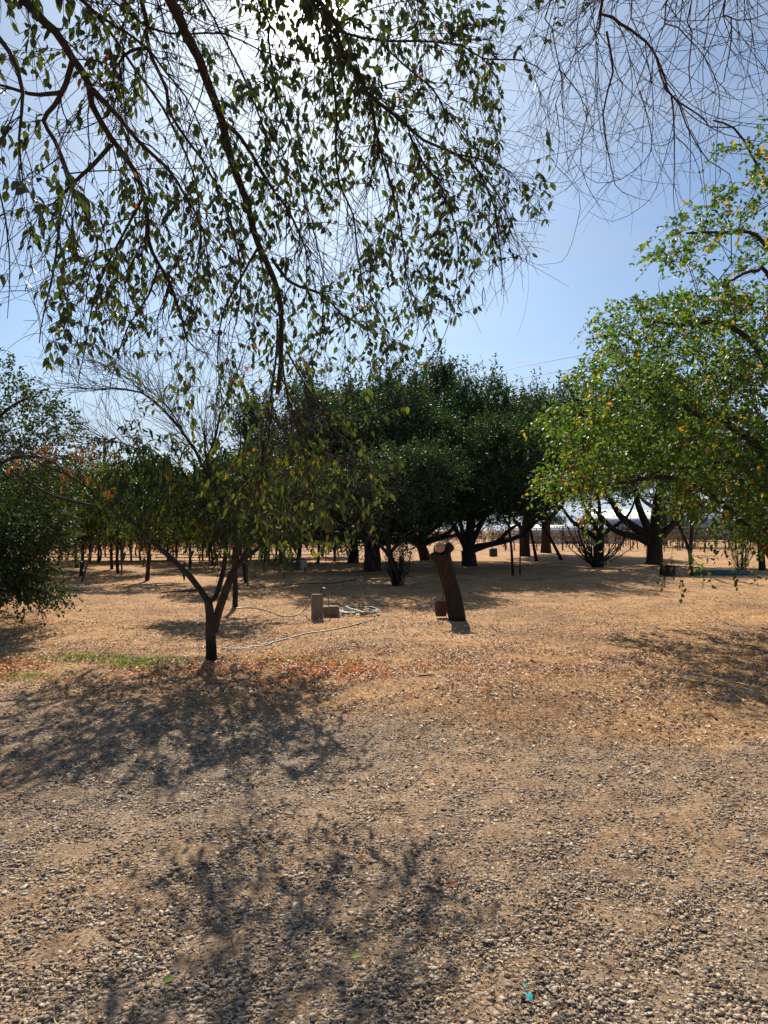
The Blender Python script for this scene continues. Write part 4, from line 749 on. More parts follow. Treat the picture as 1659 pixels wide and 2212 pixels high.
# ---- bare weeping tree, trunk out of frame on the right
def bare():
    T = np.array([3.4, 1.6, 0]); mt, mw, ml = M(), M(), M()
    P, r = trunk_tube(mt, [T + [0, 0, -.1], T + [-.05, .05, 1.3], T + [-.2, .2, 2.8], T + [-.5, .5, 4.3]], .22, .15, 18, .12); c0 = P[-1]; hub = c0 + [-.3, .9, .9]
    zz = lambda l: [(1080 + a * .349, b_ * .349) for a, b_ in l]
    S = [(zz([(640, -40), (700, 110), (810, 180), (900, 260), (970, 360), (1020, 500), (1060, 580), (1170, 670), (1280, 750), (1300, 780), (1430, 790), (1500, 760)]), 4.2, 5.0, .018, .003),
         (zz([(1060, 580), (1070, 700), (1080, 850), (1080, 1050), (1075, 1180), (1090, 1330)]), 4.6, 4.8, .006, .0015),
         (zz([(970, 360), (1030, 560), (1100, 640), (1150, 780), (1290, 990), (1420, 1080), (1430, 1200)]), 4.4, 4.9, .008, .0015),
         (zz([(1030, 20), (1100, 170), (1220, 290), (1310, 420), (1350, 560), (1350, 700), (1340, 1000), (1325, 1290)]), 4.0, 4.6, .009, .0015),
         (zz([(1400, -30), (1440, 100), (1430, 250), (1400, 440), (1380, 510), (1330, 570), (1200, 640)]), 3.9, 4.2, .010, .0015),
         (zz([(320, -30), (330, 180), (370, 430), (380, 540), (350, 650), (370, 800), (345, 1020), (260, 1160), (160, 1230)]), 4.3, 4.9, .009, .0015),
         (zz([(370, 430), (450, 530), (520, 640), (545, 690), (510, 860), (490, 1050), (400, 1190)]), 4.4, 4.8, .009, .0015),
         (zz([(345, 1020), (490, 1200), (470, 1400), (420, 1580), (350, 1630), (240, 1640)]), 4.7, 5.0, .003, .001),
         (zz([(190, -30), (210, 140), (150, 300), (190, 400), (240, 560), (230, 700), (180, 830)]), 4.5, 4.9, .006, .001),
         (zz([(640, 20), (670, 300), (740, 480), (750, 600), (690, 850), (590, 960), (450, 1240)]), 4.0, 4.6, .008, .001),
         (zz([(660, 200), (700, 450), (640, 700), (690, 1060), (760, 1200), (950, 1255)]), 4.2, 4.8, .006, .001),
         (zz([(600, -30), (610, 250), (590, 480), (620, 800), (690, 1000), (690, 1120), (590, 1270), (480, 1400)]), 4.2, 4.7, .007, .001),
         (zz([(820, -30), (900, 150), (950, 300), (920, 600), (800, 760), (720, 880)]), 4.0, 4.3, .008, .001),
         (zz([(1200, -30), (1190, 200), (1170, 420), (1180, 560), (1100, 650), (1040, 880), (970, 1150), (880, 1280), (700, 1370), (550, 1310)]), 4.1, 4.9, .008, .001),
         (zz([(1600, -30), (1640, 250), (1650, 400), (1600, 530), (1450, 560)]), 3.8, 4.0, .004, .001), (zz([(1520, -30), (1560, 200), (1540, 400), (1500, 600), (1480, 800), (1500, 1000)]), 4.0, 4.4, .005, .001),
         (zz([(130, -30), (140, 150), (60, 300), (20, 480), (-30, 600)]), 4.4, 4.7, .006, .001), (zz([(440, -30), (430, 200), (470, 330), (420, 600), (250, 760), (130, 950), (80, 1130)]), 4.5, 5.0, .006, .001),
         (zz([(1090, 850), (1200, 950), (1250, 1150), (1270, 1280)]), 4.7, 4.9, .003, .001), (zz([(860, 560), (940, 850), (900, 1000), (750, 1110), (600, 1130), (490, 1060), (430, 940), (440, 830)]), 4.5, 4.9, .003, .001),
         (zz([(700, -30), (760, 200), (820, 420), (870, 600), (1000, 700), (1300, 1020), (1250, 1180), (1090, 1300)]), 4.3, 4.9, .005, .001)]
    limbs = []
    for pl, y0, y1, ra, rb in S:
        if pl[0][1] > 20:
            ys0 = y0; y0, ra = snap(limbs, pl[0], y0, ra); y1 += y0 - ys0; rb = min(rb, ra * .8)
        pts = [at(a, bb, yy) for (a, bb), yy in zip(pl, np.linspace(y0, y1, len(pl)))]
        if pl[0][1] <= 8:
            p0 = pts[0]; pts = [c0 + [0, 0, -.1], hub + R.normal(0, .1, 3), p0 * .6 + hub * .4 + [0, 0, .35]] + pts
        P = smooth_line(pts, .09, .005); q = taper(len(P), ra * 1.2, rb); tubes(mt, P, q, 6); limbs.append((P, q))
    SP, SDv, SR, SL = [], [], [], []
    for P, q in limbs:
        Tn = norm(np.gradient(P, axis=0)); bx, by = proj(P); dens = np.clip(1.25 - by / 420, .12, 1.6)
        for i in range(3, len(P) - 1):
            for _ in range(R.poisson(dens[i] * .95)):
                SP.append(P[i]); SDv.append(norm(Tn[i] * .8 + norm(R.normal(0, 1, 3)) * R.uniform(.5, 1))); SR.append(min(q[i] * .7, .0036)); SL.append(R.uniform(.25, 1.1) * np.clip(1.3 - by[i] / 500, .35, 1.2))
    SP, SDv, SR, SL = map(np.array, (SP, SDv, SR, SL))
    Q = twig_set(SP, SDv, SL, 1.0, 12, 1.9, .09); bx, by = proj(Q[:, -1]); env = np.interp(bx, [1000, 1130, 1200, 1350, 1500, 1659], [330, 450, 540, 540, 470, 360]); k = ((by < env) | (R.random(len(Q)) < .1)) & (bx > 1030); Q, SR = Q[k], SR[k]
    tubes(mw, Q, SR[:, None] * np.linspace(1, .4, 12)[None], 4)
    i = R.integers(1, 11, (len(Q), 1)); TP = np.take_along_axis(Q, i[..., None], 1).reshape(-1, 3); Tg = norm(np.gradient(Q, axis=1)); TD = np.take_along_axis(Tg, i[..., None], 1).reshape(-1, 3)
    TQ = twig_set(TP, norm(TD + norm(R.normal(0, 1, TD.shape)) * .8), R.uniform(.1, .5, len(TP)), .8, 8, 1.8, .09); bx, by = proj(TQ[:, -1]); env = np.interp(bx, [1000, 1130, 1200, 1350, 1500, 1659], [300, 430, 500, 510, 450, 330]); TQ = TQ[(by < env) & (bx > 1050)]
    tubes(mw, TQ, np.full((len(TQ), 1), .0018) * np.linspace(1.1, .6, 8)[None], 3)
    finish('bare_tree', T, 'leafless weeping tree whose reddish twigs hang in arcs from the top right', 'tree', [('trunk', mt, m_twig, True), ('twigs', mw, m_redtwig, True)])
bare()

# ---- orchard rows on the left (young fruit trees) and grape vines
GO = 'small orchard trees beyond the forked peach tree'
def orch(base, label, **k):
    a = dict(height=4, crown_c=(0, 0, 2.5), crown_r=(2.0, 1.7, 1.6), trunk_r=.065, crotch=(.03, 0, 1.25), stems=[(-1.1, .2, 2.4, .6), (1.1, -.1, 2.5, .6), (.1, .8, 3.1, .6), (.1, -.8, 2.7, .5)], natt=420, leafmat_=m_orch, lsize=.12, lw=.05, nper=3, nleaf=8, slen=.42, up=.0, hang=.5, group=GO, rtip=.005, low=.85); a.update(k)
    return big_tree('orchard_tree', base, label, **a)
o1 = orch(gxy(147, 580), 'small orchard tree with round shadow standing alone left of the forked peach tree')
o2 = orch(gxy(81, 575), 'small orchard tree with straight trunk beside a thin slanting prop', crown_c=(.1, 0, 2.7), stems=[(-1.3, .2, 2.1, .6), (1.2, -.1, 2.2, .6), (.1, .5, 2.9, .6)])
o3 = orch(gxy(247, 583), 'small tree with slightly leaning dark trunk, right of the forked tree fork', crown_c=(-.3, 0, 2.7), crotch=(-.3, 0, 1.3), crown_r=(1.7, 1.6, 1.2))
o4 = orch(gxy(235, 606.6), 'small leaning tree whose short trunk stands directly behind the forked peach tree', trunk_r=.055, crown_c=(-.1, .2, 2.3), crown_r=(1.2, 1.1, .8), natt=150, crotch=(-.05, 0, 1.1), stems=[(-.7, .2, 1.9, .6), (.7, -.1, 2.0, .6), (.1, .4, 2.4, .6)], leafmat_=m_peach)
lab = ['orchard tree with leaning trunk at the left, half hidden by the low leafy branch', 'orchard tree just behind the leaning trunked one at the left', 'orchard tree behind the thin slanting prop', 'orchard tree right of the thin stake in the left rows', 'far orchard tree between the stake and the tree with its own shadow', 'far orchard tree seen through the fork of the peach tree', 'far thin orchard tree right of the forked trunk', 'far orchard tree left of the white bucket', 'far orchard tree behind the white bucket', 'far orchard tree right of the white bucket', 'orchard tree at the far left edge under the dark bushy tree', 'far orchard tree closest to the broad dark tree', 'farthest left orchard tree in the back row', 'back row orchard tree behind the left stake', 'back row orchard tree with crown touching the hanging leaves', 'back row orchard tree between forked trunk and buckets', 'back row orchard tree left of the forked trunk','back row orchard tree seen left of the black trunks']
pos = [(43, 574), (49, 569.5), (77, 568), (118, 573), (112, 569.5), (190, 569), (265, 570), (281, 564), (298, 562), (318, 563), (14, 576), (334, 561), (20, 560), (90, 559.5), (290, 557.5), (262, 559), (150, 560), (322, 556.5)]
pr = [o1, o2, o3]
for i_, (p_, l_) in enumerate(zip(pos, lab)):
    x_, y_ = gxy(*p_); dup(pr[i_ % 3], (x_, y_, float(gz(x_, y_)) - .02), R.random() * 6.28, l_, R.uniform(.85, 1.12))

BL = 'dim small orchard tree standing among the orange brown grape vines at the left'
for _ in range(26):
    y_ = R.uniform(31, 43); x_ = R.uniform(-.52 * y_ - 1, -.10 * y_); dup(pr[_ % 3], (x_, y_, -.02), R.random() * 6.28, BL, R.uniform(.7, .95))['group'] = 'dim orchard trees among the grape vines'
# grape vines: two front rows of single vines at the left, farther rows as trellises
def grapevine(base, label, grp):
    base = np.array([base[0], base[1], -.02]); mt, ml, mw = M(), M(), M()
    P, r = trunk_tube(mt, [base + [0, 0, -.05], base + [.05, .02, .4], base + [-.03, 0, .8], base + [.02, 0, 1.05]], .055, .04, 8, .02)
    limbs = [(P, r)]
    for s in (-1, 1):
        q = smooth_line([P[-1], P[-1] + [s * .35, 0, .12], P[-1] + [s * .9, .03, .1]], .12, .01); tubes(mt, q, taper(len(q), .035, .015), 6); limbs.append((q, taper(len(q), .035, .015)))
    A = base + np.column_stack([R.uniform(-1.1, 1.1, 90), R.normal(0, .28, 90), R.uniform(.65, 2.0, 90)]); lines, A, D = skeleton(limbs, A, .003, .2); emit_lines(mw, lines, 3)
    shoots(ml, mw, A, D, 3, .3, 6, .13, .11, 'dia', .1, .7, .8, .5, .003)
    return finish('grapevine', base, label, 'grapevine', [('trunk', mt, m_bark_dark, True), ('canes', mw, m_bark, True), ('leaves', ml, m_vine, False)], grp)
VG = 'orange brown grape vines at the far left behind the orchard trees'
VL = 'orange brown grape vine in the rows behind the small orchard trees at the left'
gv = grapevine((-26, 45), VL, VG)
for row, (yy, x0, x1) in enumerate(((39.5, -23, -7), (45, -25, -1.6), (50, -28, -2))):
    xx = x0 + (1.9 if row == 0 else 0)
    while xx < x1:
        dup(gv, (xx + R.normal(0, .15), yy + R.normal(0, .1), -.02), R.choice([0, math.pi]) + R.normal(0, .08), VL, R.uniform(.9, 1.1)); xx += 2.0
m_post = plain('weathered_post', (.12, .085, .065), .85, .3, 30); m_wire = plain('steel_wire', (.35, .34, .33), .4, .1, 5, .8)
def trellis(y, x0, x1, label):
    base = np.array([(x0 + x1) / 2, y, 0]); t = thing('trellis_row', base, label, 'trellis', 'bare vineyard trellis rows beyond the trees')
    for x_ in np.arange(x0, x1 + .1, 4.5):
        m = M(); h = 1.85 + R.normal(0, .06); tubes(m, np.array([[x_, y, -.1], [x_ + R.normal(0, .02), y, h * .5], [x_ + R.normal(0, .04), y, h]]), np.array([.055, .05, .05]), 6, cap=True); m.build('post', m_post, t, True, base)
    m = M()
    for h in (.75, 1.15, 1.55, 1.8): tubes(m, np.array([[a, y, h + .03 * math.sin(a)] for a in np.linspace(x0, x1, 24)]), np.full(24, .009), 3)
    m.build('trellis_wires', m_wire, t, True, base)
    m = M(); n = int((x1 - x0) * 3); P = []
    s = np.column_stack([R.uniform(x0, x1, n), np.full(n, y) + R.normal(0, .05, n), np.full(n, .95)]); tw = twig_set(s, np.column_stack([R.normal(0, .8, n), R.normal(0, .2, n), R.uniform(.3, 1, n)]), R.uniform(.4, 1.0, n), .5, 5, .4); tubes(m, tw, np.full(tw.shape[:2], .010), 3)
    k = int((x1 - x0) / 1.8); vx = np.linspace(x0 + .5, x1 - .5, k) + R.normal(0, .1, k); tr = np.stack([np.column_stack([vx + R.normal(0, .05, k), np.full(k, y), np.full(k, h)]) for h in (-.05, .45, .98)], 1); tubes(m, tr, np.full((k, 3), .05), 6)
    n = int((x1 - x0) * 170); LPp = np.column_stack([R.uniform(x0, x1, n), y + R.normal(0, .16, n), np.clip(R.normal(1.15, .33, n), .3, 1.9)]); LPp = LPp[(nz2(LPp[:, 0], LPp[:, 0] * .3, 1.6, y) > -.35)]
    leaves(m, LPp, R.normal(0, 1, (len(LPp), 3)) + [0, 0, -.6], R.uniform(.08, .15, len(LPp)), R.uniform(.07, .12, len(LPp)), 'dia')
    o = m.build('vines', m_vinebrown, t, False, base)
trellis(58, -40, 44, 'nearest brown vineyard trellis row running across behind the dark trees')
trellis(62.5, -42, 46, 'second brown vineyard trellis row running across behind the dark trees')
trellis(75, -52, 56, 'fourth and farthest brown vineyard trellis row, just in front of the far fields')
trellis(68, -46, 50, 'third brown vineyard trellis row, one short of the farthest')

# white roofed shed and long pale roofs beyond the vineyard
m_white = plain('white_sheet', (.72, .72, .74), .5, .06, 2); m_roof = plain('pale_roof', (.40, .40, .44), .5, .08, 3); m_darkw = plain('shed_wall', (.05, .045, .045), .8, .3, 3)
def shed(name, cx, y, wdt, dep, hw, hr, label, wm, rm, slats=0):
    t = thing(name, (cx, y, 0), label, 'shed'); m = M(); box(m, (0, 0, hw / 2), (wdt, dep, hw)); m.build('wall', wm, t, False)
    m = M(); x0, x1 = -wdt / 2 - .3, wdt / 2 + .3; y0, y1 = -dep / 2 - .3, dep / 2 + .3; th = .12
    V = [[x0, y0, hw + .005], [x1, y0, hw + .005], [x1, 0, hr], [x0, 0, hr], [x1, y1, hw + .005], [x0, y1, hw + .005]]; V += [[a, b_, c + th] for a, b_, c in V]
    m.add(V, [np.array([[0, 3, 2, 1], [3, 5, 4, 2], [6, 7, 8, 9], [9, 8, 10, 11], [0, 1, 7, 6], [5, 11, 10, 4], [1, 2, 8, 7], [2, 4, 10, 8], [0, 6, 9, 3], [3, 9, 11, 5]])]); rf = m.build('roof', rm, t, False)
    m = M(); nrb = max(2, slats)
    for i_ in range(nrb):
        f_ = (i_ + .5) / nrb; box(m, (0, y0 * (1 - f_), hw + (hr - hw) * f_ + th + .04), (wdt + .5, .07, .05))
    m.build('roof_rib', m_darkw, rf, False)
    for k_ in (-1, 0, 1):
        m = M(); box(m, (k_ * wdt * .3, -dep / 2 - .04, hw * .42), (wdt * .12, .06, hw * .8)); m.build('door', m_darkw if wm is m_white else m_white, t, False)
    return t
shed('low_shed', 22.0, 92, 12, 10, 1.2, 2.1, 'low white sheet roofed shed seen between the forked shrub and the massive black trunk', m_white, m_white, 3)
shed('long_shed', 58, 130, 44, 16, 2.1, 5.0, 'long low shed with pale bluish roof far beyond the vineyard', m_darkw, m_roof, 4)

# a far line of trees closing the horizon in gaps
FT = 'distant trees along the far edge of the fields'
f0 = big_tree('distant_tree', (-60, 150), 'distant hazy dark tree far to the left beyond the vines', 9, (0, 0, 4.5), (5, 4, 3.6), .3, (0, 0, 1.6), [(-2, .3, 4, .5), (2, -.3, 4, .5)], 260, m_dark, .4, .2, 3, 8, 1.0, .2, group=FT, rtip=.02, low=1.2)
for i_, (x_, y_, l_) in enumerate([(-80, 160, 'distant dark tree at the far left edge of the fields'), (-44, 155, 'distant dark tree seen behind the left orchard rows'), (-31, 165, 'distant dark tree left of the forked peach tree crown'), (-18, 160, 'distant dark tree directly behind the white bucket'), (70, 140, 'distant dark tree right of the long pale roofed shed'), (62, 120, 'distant dark tree at the right end of the long pale roofed shed'), (44, 110, 'distant dark tree in front of the long pale roofed shed'), (-6, 150, 'distant dark tree seen under the left part of the broad dark crowns'), (3, 140, 'distant dark tree seen between the broad dark trunks'), (11, 150, 'distant dark tree just behind the cut leaning trunk'), (19, 145, 'distant dark tree right of the cut leaning trunk'), (27, 150, 'distant dark tree behind the slim trunk and stake'), (36, 160, 'distant dark tree behind the thin leaning trunk'), (-53, 140, 'distant dark tree behind the far left orchard trunks'), (-24, 140, 'distant dark tree just left of the forked peach trunk'), (-12, 140, 'distant dark tree right of the white bucket')]):
    dup(f0, (x_, y_, 0), R.random() * 6, l_, R.uniform(.7, 1.1))

# ------------------------------------------------------------------ small things
# cut leaning trunk
def cut_trunk():
    B = gat(987, 1336); B[2] = float(gz(B[0], B[1])) - .03; d = B[1]; m = M(); mk = M()
    pts = [B + [0, 0, -.12], at(985, 1320, d), at(975, 1270, d), at(962, 1225, d - .05), at(953, 1195, d - .1)]
    P, r = trunk_tube(m, pts, .138, .150, 24, .02, .04, .13)
    # the stub facing us, and the swollen knob beside it
    c = at(951, 1185, d - .06); ax = norm(np.array([-.10, -1, .12])); tubes(m, np.array([c - ax * .10, c + ax * .05, c + ax * .155]), np.array([.13, .105, .092]), 20)
    k2 = at(969, 1183, d + .04); 
    for cc, rr in ((k2, .10), (at(936, 1203, d), .085), (at(957, 1199, d), .155)):
        u = norm(R.normal(size=(1, 3))); th = np.linspace(0, math.pi, 10); ph = np.linspace(0, 2 * math.pi, 16, endpoint=False)
        V = np.array([[math.sin(a) * math.cos(b_), math.sin(a) * math.sin(b_), math.cos(a)] for a in th for b_ in ph]); V = V * (1 + .10 * np.sin(V[:, :1] * 5 + V[:, 2:] * 4 + rr * 40) + .05 * np.sin(V[:, 1:2] * 11)) * rr + cc
        q = np.array([[i * 16 + j, i * 16 + (j + 1) % 16, (i + 1) * 16 + (j + 1) % 16, (i + 1) * 16 + j] for i in range(9) for j in range(16)]); (m).add(V, [q[:, ::-1]])
    cf = M(); tubes(cf, np.array([c + ax * .150, c + ax * .165]), np.array([.088, .085]), 24, cap=True)
    cm, cnt_, out_ = newmat('cut_wood'); tcx = nd(cnt_, 'ShaderNodeTexCoord'); mpx = nd(cnt_, 'ShaderNodeMapping'); cnt_.links.new(tcx.outputs['Object'], mpx.inputs[0])
    wv = nd(cnt_, 'ShaderNodeTexWave', wave_type='RINGS', rings_direction='Y'); wv.inputs['Scale'].default_value = 12; wv.inputs['Distortion'].default_value = 1.5
    mpx.inputs['Location'].default_value = tuple(-(c + ax * .16 - B)); cnt_.links.new(mpx.outputs[0], wv.inputs['Vector'])
    rpx = ramp(cnt_, [(0, (.34, .17, .10)), (1, (.58, .32, .20))], wv.outputs['Fac']); px_ = nd(cnt_, 'ShaderNodeBsdfPrincipled'); px_.inputs['Roughness'].default_value = .85
    cnt_.links.new(rpx.outputs[0], px_.inputs['Base Color']); cnt_.links.new(px_.outputs[0], out_.inputs[0])
    dk_ = M(); trunk_tube(dk_, [B + [0, 0, -.10], B + [0, 0, .06], at(984, 1316, d)], .156, .153, 24, .03, .04, .11)
    return finish('cut_trunk', B, 'thick leaning bare trunk sawn off at chest height with a pale round cut', 'tree trunk', [('trunk', m, m_bark_stump, True), ('cut_face', cf, cm, False), ('trunk_base', dk_, dampmat('dark_foot', (.02, .015, .012), (.018, .014, .011), (.062, .047, .036), .04, .14), True)])
cut_trunk()
# spade behind it
m_rust = plain('rusty_steel', (.10, .05, .035), .75, .4, 40, .4); m_handle = plain('grey_wood_handle', (.13, .095, .07), .8, .3, 30)
p = gat(953, 1332); p[2] = 0; t = thing('spade', p, 'square bladed rusty spade standing in straw behind the leaning cut trunk', 'spade')
m = M(); V = []
for zz_, w_ in ((0.0, .095), (.10, .115), (.24, .115), (.29, .06)):
    for s_ in (-1, -.4, .4, 1): V.append([s_ * w_, .03 * abs(s_), zz_])
for a in list(V): V.append([a[0], a[1] + .006, a[2]])
q = [[i * 4 + j, i * 4 + j + 1, i * 4 + j + 5, i * 4 + j + 4] for i in range(3) for j in range(3)]; m.add(V, [np.array(q), np.array([[b_ + 16 for b_ in a[::-1]] for a in q])]); m.build('blade', m_rust, t, False)
m = M(); tubes(m, np.array([[0.03, 0, .26], [.035, .01, .5], [.04, .03, .85], [.045, .04, .95]]), np.array([.02, .017, .016, .016]), 8, cap=True); m.build('handle', m_handle, t)
m = M(); tubes(m, np.array([[-.02, .04, .96], [.11, .04, .96]]), np.array([.014, .014]), 8, cap=True); m.build('grip', m_handle, t)
# concrete blocks
m_conc = plain('concrete', (.19, .145, .10), .9, .22, 18, bump=.5)
def taperbox(m, w0, w1, dp_, h):
    n = 8; V = []; b_ = .015
    for i_ in range(n + 1):
        f_ = i_ / n; w_ = (w0 * (1 - f_) + w1 * f_) / 2; e = dp_ / 2; cc = .0 if 0 < i_ < n else b_
        V += [[-w_ + cc, -e + cc, h * f_], [w_ - cc, -e + cc, h * f_], [w_ - cc, e - cc, h * f_], [-w_ + cc, e - cc, h * f_]]
    V = np.array(V) + R.normal(0, .003, (len(V), 3)); q = [[i_ * 4 + j, i_ * 4 + (j + 1) % 4, i_ * 4 + 4 + (j + 1) % 4, i_ * 4 + 4 + j] for i_ in range(n) for j in range(4)]; m.add(V, [np.array(q), np.array([[n * 4, n * 4 + 1, n * 4 + 2, n * 4 + 3], [3, 2, 1, 0]])])
p = gat(685, 1338); p[2] = -.02; m = M(); taperbox(m, .215, .205, .2, .47); o = m.build('standing_block', m_conc, None, False); o.location = p; o.rotation_euler = (0, .0, .12)
bev = o.modifiers.new('edge', 'BEVEL'); bev.width = .008; bev.segments = 2; tag(o, 'tan rectangular block standing upright with hose leading from it', 'block')
o['label'] = 'tan rectangular block standing upright, a hose leading out to its left'
p2 = gat(714, 1333); p2[2] = -.01; m = M(); taperbox(m, .21, .20, .2, .30); o = m.build('lying_block', m_conc, None, False); o.location = p2 + np.array([-.14, .02, .1]); o.rotation_euler = (0, math.pi / 2 - .05, .05)
bev = o.modifiers.new('edge', 'BEVEL'); bev.width = .008; bev.segments = 2; tag(o, 'tan rectangular block lying on its side between the upright block and the hose coil', 'block')
# standpipe with tap
m_steel = plain('old_metal', (.13, .10, .08), .5, .3, 40, .7)
sp_ = p + np.array([.05, .22, .02]); t = thing('standpipe', sp_, 'dark metal water tap rising behind the upright block', 'water tap'); m = M(); tubes(m, np.array([[0, 0, -.1], [0, 0, .3], [0, 0, .56]]), np.array([.014, .014, .014]), 8, cap=True); m.build('pipe', m_steel, t)
m = M(); tubes(m, np.array([[0, .0, .52], [.05, -.02, .535], [.10, -.03, .52], [.12, -.03, .48]]), np.array([.02, .02, .018, .017]), 8, cap=True); m.build('spout', m_steel, t)
m = M(); tubes(m, np.array([[-.035, 0, .60], [.035, 0, .60]]), np.array([.010, .010]), 6, cap=True); tubes(m, np.array([[0, 0, .55], [0, 0, .60]]), np.array([.008, .008]), 6); m.build('tap_handle', m_rust, t)
# hoses
def hosem(name, c): return plain(name, c, .45, .25, 7)
m_hose = hosem('pale_green_hose', (.14, .17, .10)); m_hose2 = hosem('grey_hose', (.17, .18, .13)); m_teal = hosem('teal_hose', (.03, .14, .13)); m_blackh = hosem('black_hose', (.02, .02, .02))
def G3(bx, by, h=.012): g = gat(bx, by); g[2] = float(gz(g[0], g[1])) + h; return g
m = M(); P = smooth_line([sp_ + [-.05, -.05, .40], sp_ + [-.2, -.12, .28], G3(655, 1324, .06), G3(635, 1331), G3(610, 1331), G3(590, 1322), G3(560, 1315), G3(530, 1313), G3(500, 1315)], .05); tubes(m, P, np.full(len(P), .011), 7)
o = m.build('garden_hose', m_hose, None, True); tag(o, 'green garden hose drooping from behind the upright block and trailing off to the left', 'hose')
m = M(); cc = gat(775, 1325); pts = [sp_ + [.12, -.04, .47], sp_ + [.15, -.08, .3], sp_ + [.19, -.08, .08]]; 
for i_ in range(6 * 14):
    a = i_ / 14 * 6.283 + 2.8; rr_ = .27 + .03 * math.sin(i_ * .37) + .012 * (i_ // 14); pts.append(np.array([cc[0] + rr_ * 1.2 * math.cos(a) + .02 * math.sin(i_ * 1.1), cc[1] + rr_ * 1.7 * math.sin(a), .03 + .010 * (i_ // 14) + .006 * math.sin(i_ * 2.3)]))
pts += [G3(812, 1332), G3(790, 1345), G3(720, 1360), G3(665, 1366), G3(600, 1382), G3(560, 1392)]
P = smooth_line(pts, .05); tubes(m, P, np.full(len(P), .0095), 7); o = m.build('garden_hose', m_hose2, None, True); tag(o, 'pale grey green garden hose coiled on the ground right of the lying block', 'hose')
m = M(); P = smooth_line([G3(480, 1402), G3(520, 1402), G3(545, 1396), G3(575, 1393), G3(590, 1383)], .05); tubes(m, P, np.full(len(P), .0095), 7); o = m.build('garden_hose', m_hose2, None, True); tag(o, 'short pale hose end lying in orange leaves right of the forked tree foot', 'hose')
m = M(); cc = gat(1562, 1245); pts = []
for i_ in range(7 * 14):
    a = i_ / 14 * 6.283; rr_ = .75 + .18 * math.sin(i_ * .31); pts.append(np.array([cc[0] + rr_ * 1.15 * math.cos(a) + .1 * math.sin(i_ * .2), cc[1] + rr_ * math.sin(a), float(gz(cc[0], cc[1])) + .03 + .012 * (i_ // 14) + .01 * math.sin(i_ * 2.3)]))
P = smooth_line(pts, .12); tubes(m, P, np.full(len(P), .017), 6); o = m.build('garden_hose', m_teal, None, True); tag(o, 'dark teal hose coil lying on shaded ground right of the bright sapling', 'hose')
m = M(); P = smooth_line([G3(540, 1268), G3(600, 1266), G3(650, 1262), G3(720, 1262), G3(770, 1256)], .2); tubes(m, P, np.full(len(P), .02), 6); o = m.build('irrigation_hose', m_blackh, None, True); tag(o, 'black irrigation hose stretched along shaded ground behind the upright block', 'hose')
m = M(); P = smooth_line([G3(343, 1284, .03), G3(385, 1283, .05), G3(430, 1281, .03)], .1, .006); tubes(m, P, taper(len(P), .012, .03), 6, cap=True); o = m.build('fallen_branch', m_bark, None, True); tag(o, 'thin straight fallen branch on the ground left of the forked trunk', 'branch')
m = M(); P = smooth_line([G3(905, 1463), G3(918, 1464, .02), G3(940, 1461)], .04, .004); tubes(m, P, taper(len(P), .012, .006), 5, cap=True); o = m.build('fallen_twig', m_post, None, True); tag(o, 'short brown twig lying among pale leaves below the cut trunk', 'twig')
# posts, stakes and props
def stake(base, h, r, lean, label, mat, grp=None):
    m = M(); tubes(m, np.array([[0, 0, -.1], [lean * .5, 0, h / 2], [lean, 0, h]]), np.array([r, r, r]), 6, cap=True); o = m.build('stake', mat, None, True); o.location = (*base, 0); tag(o, label, 'stake', grp); return o
stake(gxy(520, 575), 1.9, .028, .02, 'thin dark metal stake right beside the slim dark tree', m_bark_dark)
stake(gxy(121.6, 575), 1.5, .03, .01, 'thin reddish stake in the left orchard rows', m_post)
stake(gxy(40, 574), 1.4, .03, .01, 'thin reddish stake left of the leaning orchard trunk', m_post)
stake(gxy(81, 581), 1.6, .03, .55, 'thin prop slanting against the straight trunked orchard tree', m_post)
stake(gxy(603, 560), 2.0, .035, .0, 'metal post in front of the white roofed shed', m_bark_dark)
# buckets
def bucket(base, label, col, fill):
    t = thing('bucket', (*base, 0), label, 'bucket', 'buckets standing near the orchard rows'); m = M(); S_ = 20
    prof = [(.125, 0), (.15, .01), (.165, .36), (.175, .37), (.175, .40), (.16, .40), (.155, .3), (.0, .3)]; a = np.arange(S_) / S_ * 6.283
    V = np.array([[r_ * math.cos(b_), r_ * math.sin(b_), z_] for r_, z_ in prof[:7] for b_ in a]); q = np.array([[i_ * S_ + j, i_ * S_ + (j + 1) % S_, (i_ + 1) * S_ + (j + 1) % S_, (i_ + 1) * S_ + j] for i_ in range(6) for j in range(S_)])
    m.add(V, [q, np.array([list(range(S_ - 1, -1, -1))])]); m.build('pail', col, t)
    m = M(); box(m, (0, 0, .37), (.24, .2, .16), .3, bev=.02); m.build('contents', fill, t)
    m = M(); tubes(m, np.array([[.172 * math.cos(u), -.03 - .12 * math.sin(u), .36 - .12 * math.sin(u)] for u in np.linspace(0, math.pi, 12)]), np.full(12, .004), 4); m.build('handle', m_steel, t)
x_, y_ = gxy(303, 569.5); bucket((x_, y_), 'white bucket with dark contents near the orchard rows', m_white, m_darkw)
x_, y_ = gxy(295, 569.8); bucket((x_, y_), 'grey bucket standing directly left of the white bucket', plain('grey_plastic', (.13, .12, .11), .6), m_darkw)
x_, y_ = gxy(493.5, 556); m = M(); box(m, (0, 0, .22), (.42, .35, .5), .2, bev=.03); o = m.build('crate', m_darkw, None, False); o.location = (x_, y_, 0); o.rotation_euler = (0, -.06, 0); tag(o, 'small dark crate on sunlit straw under the long sweeping limb', 'crate')
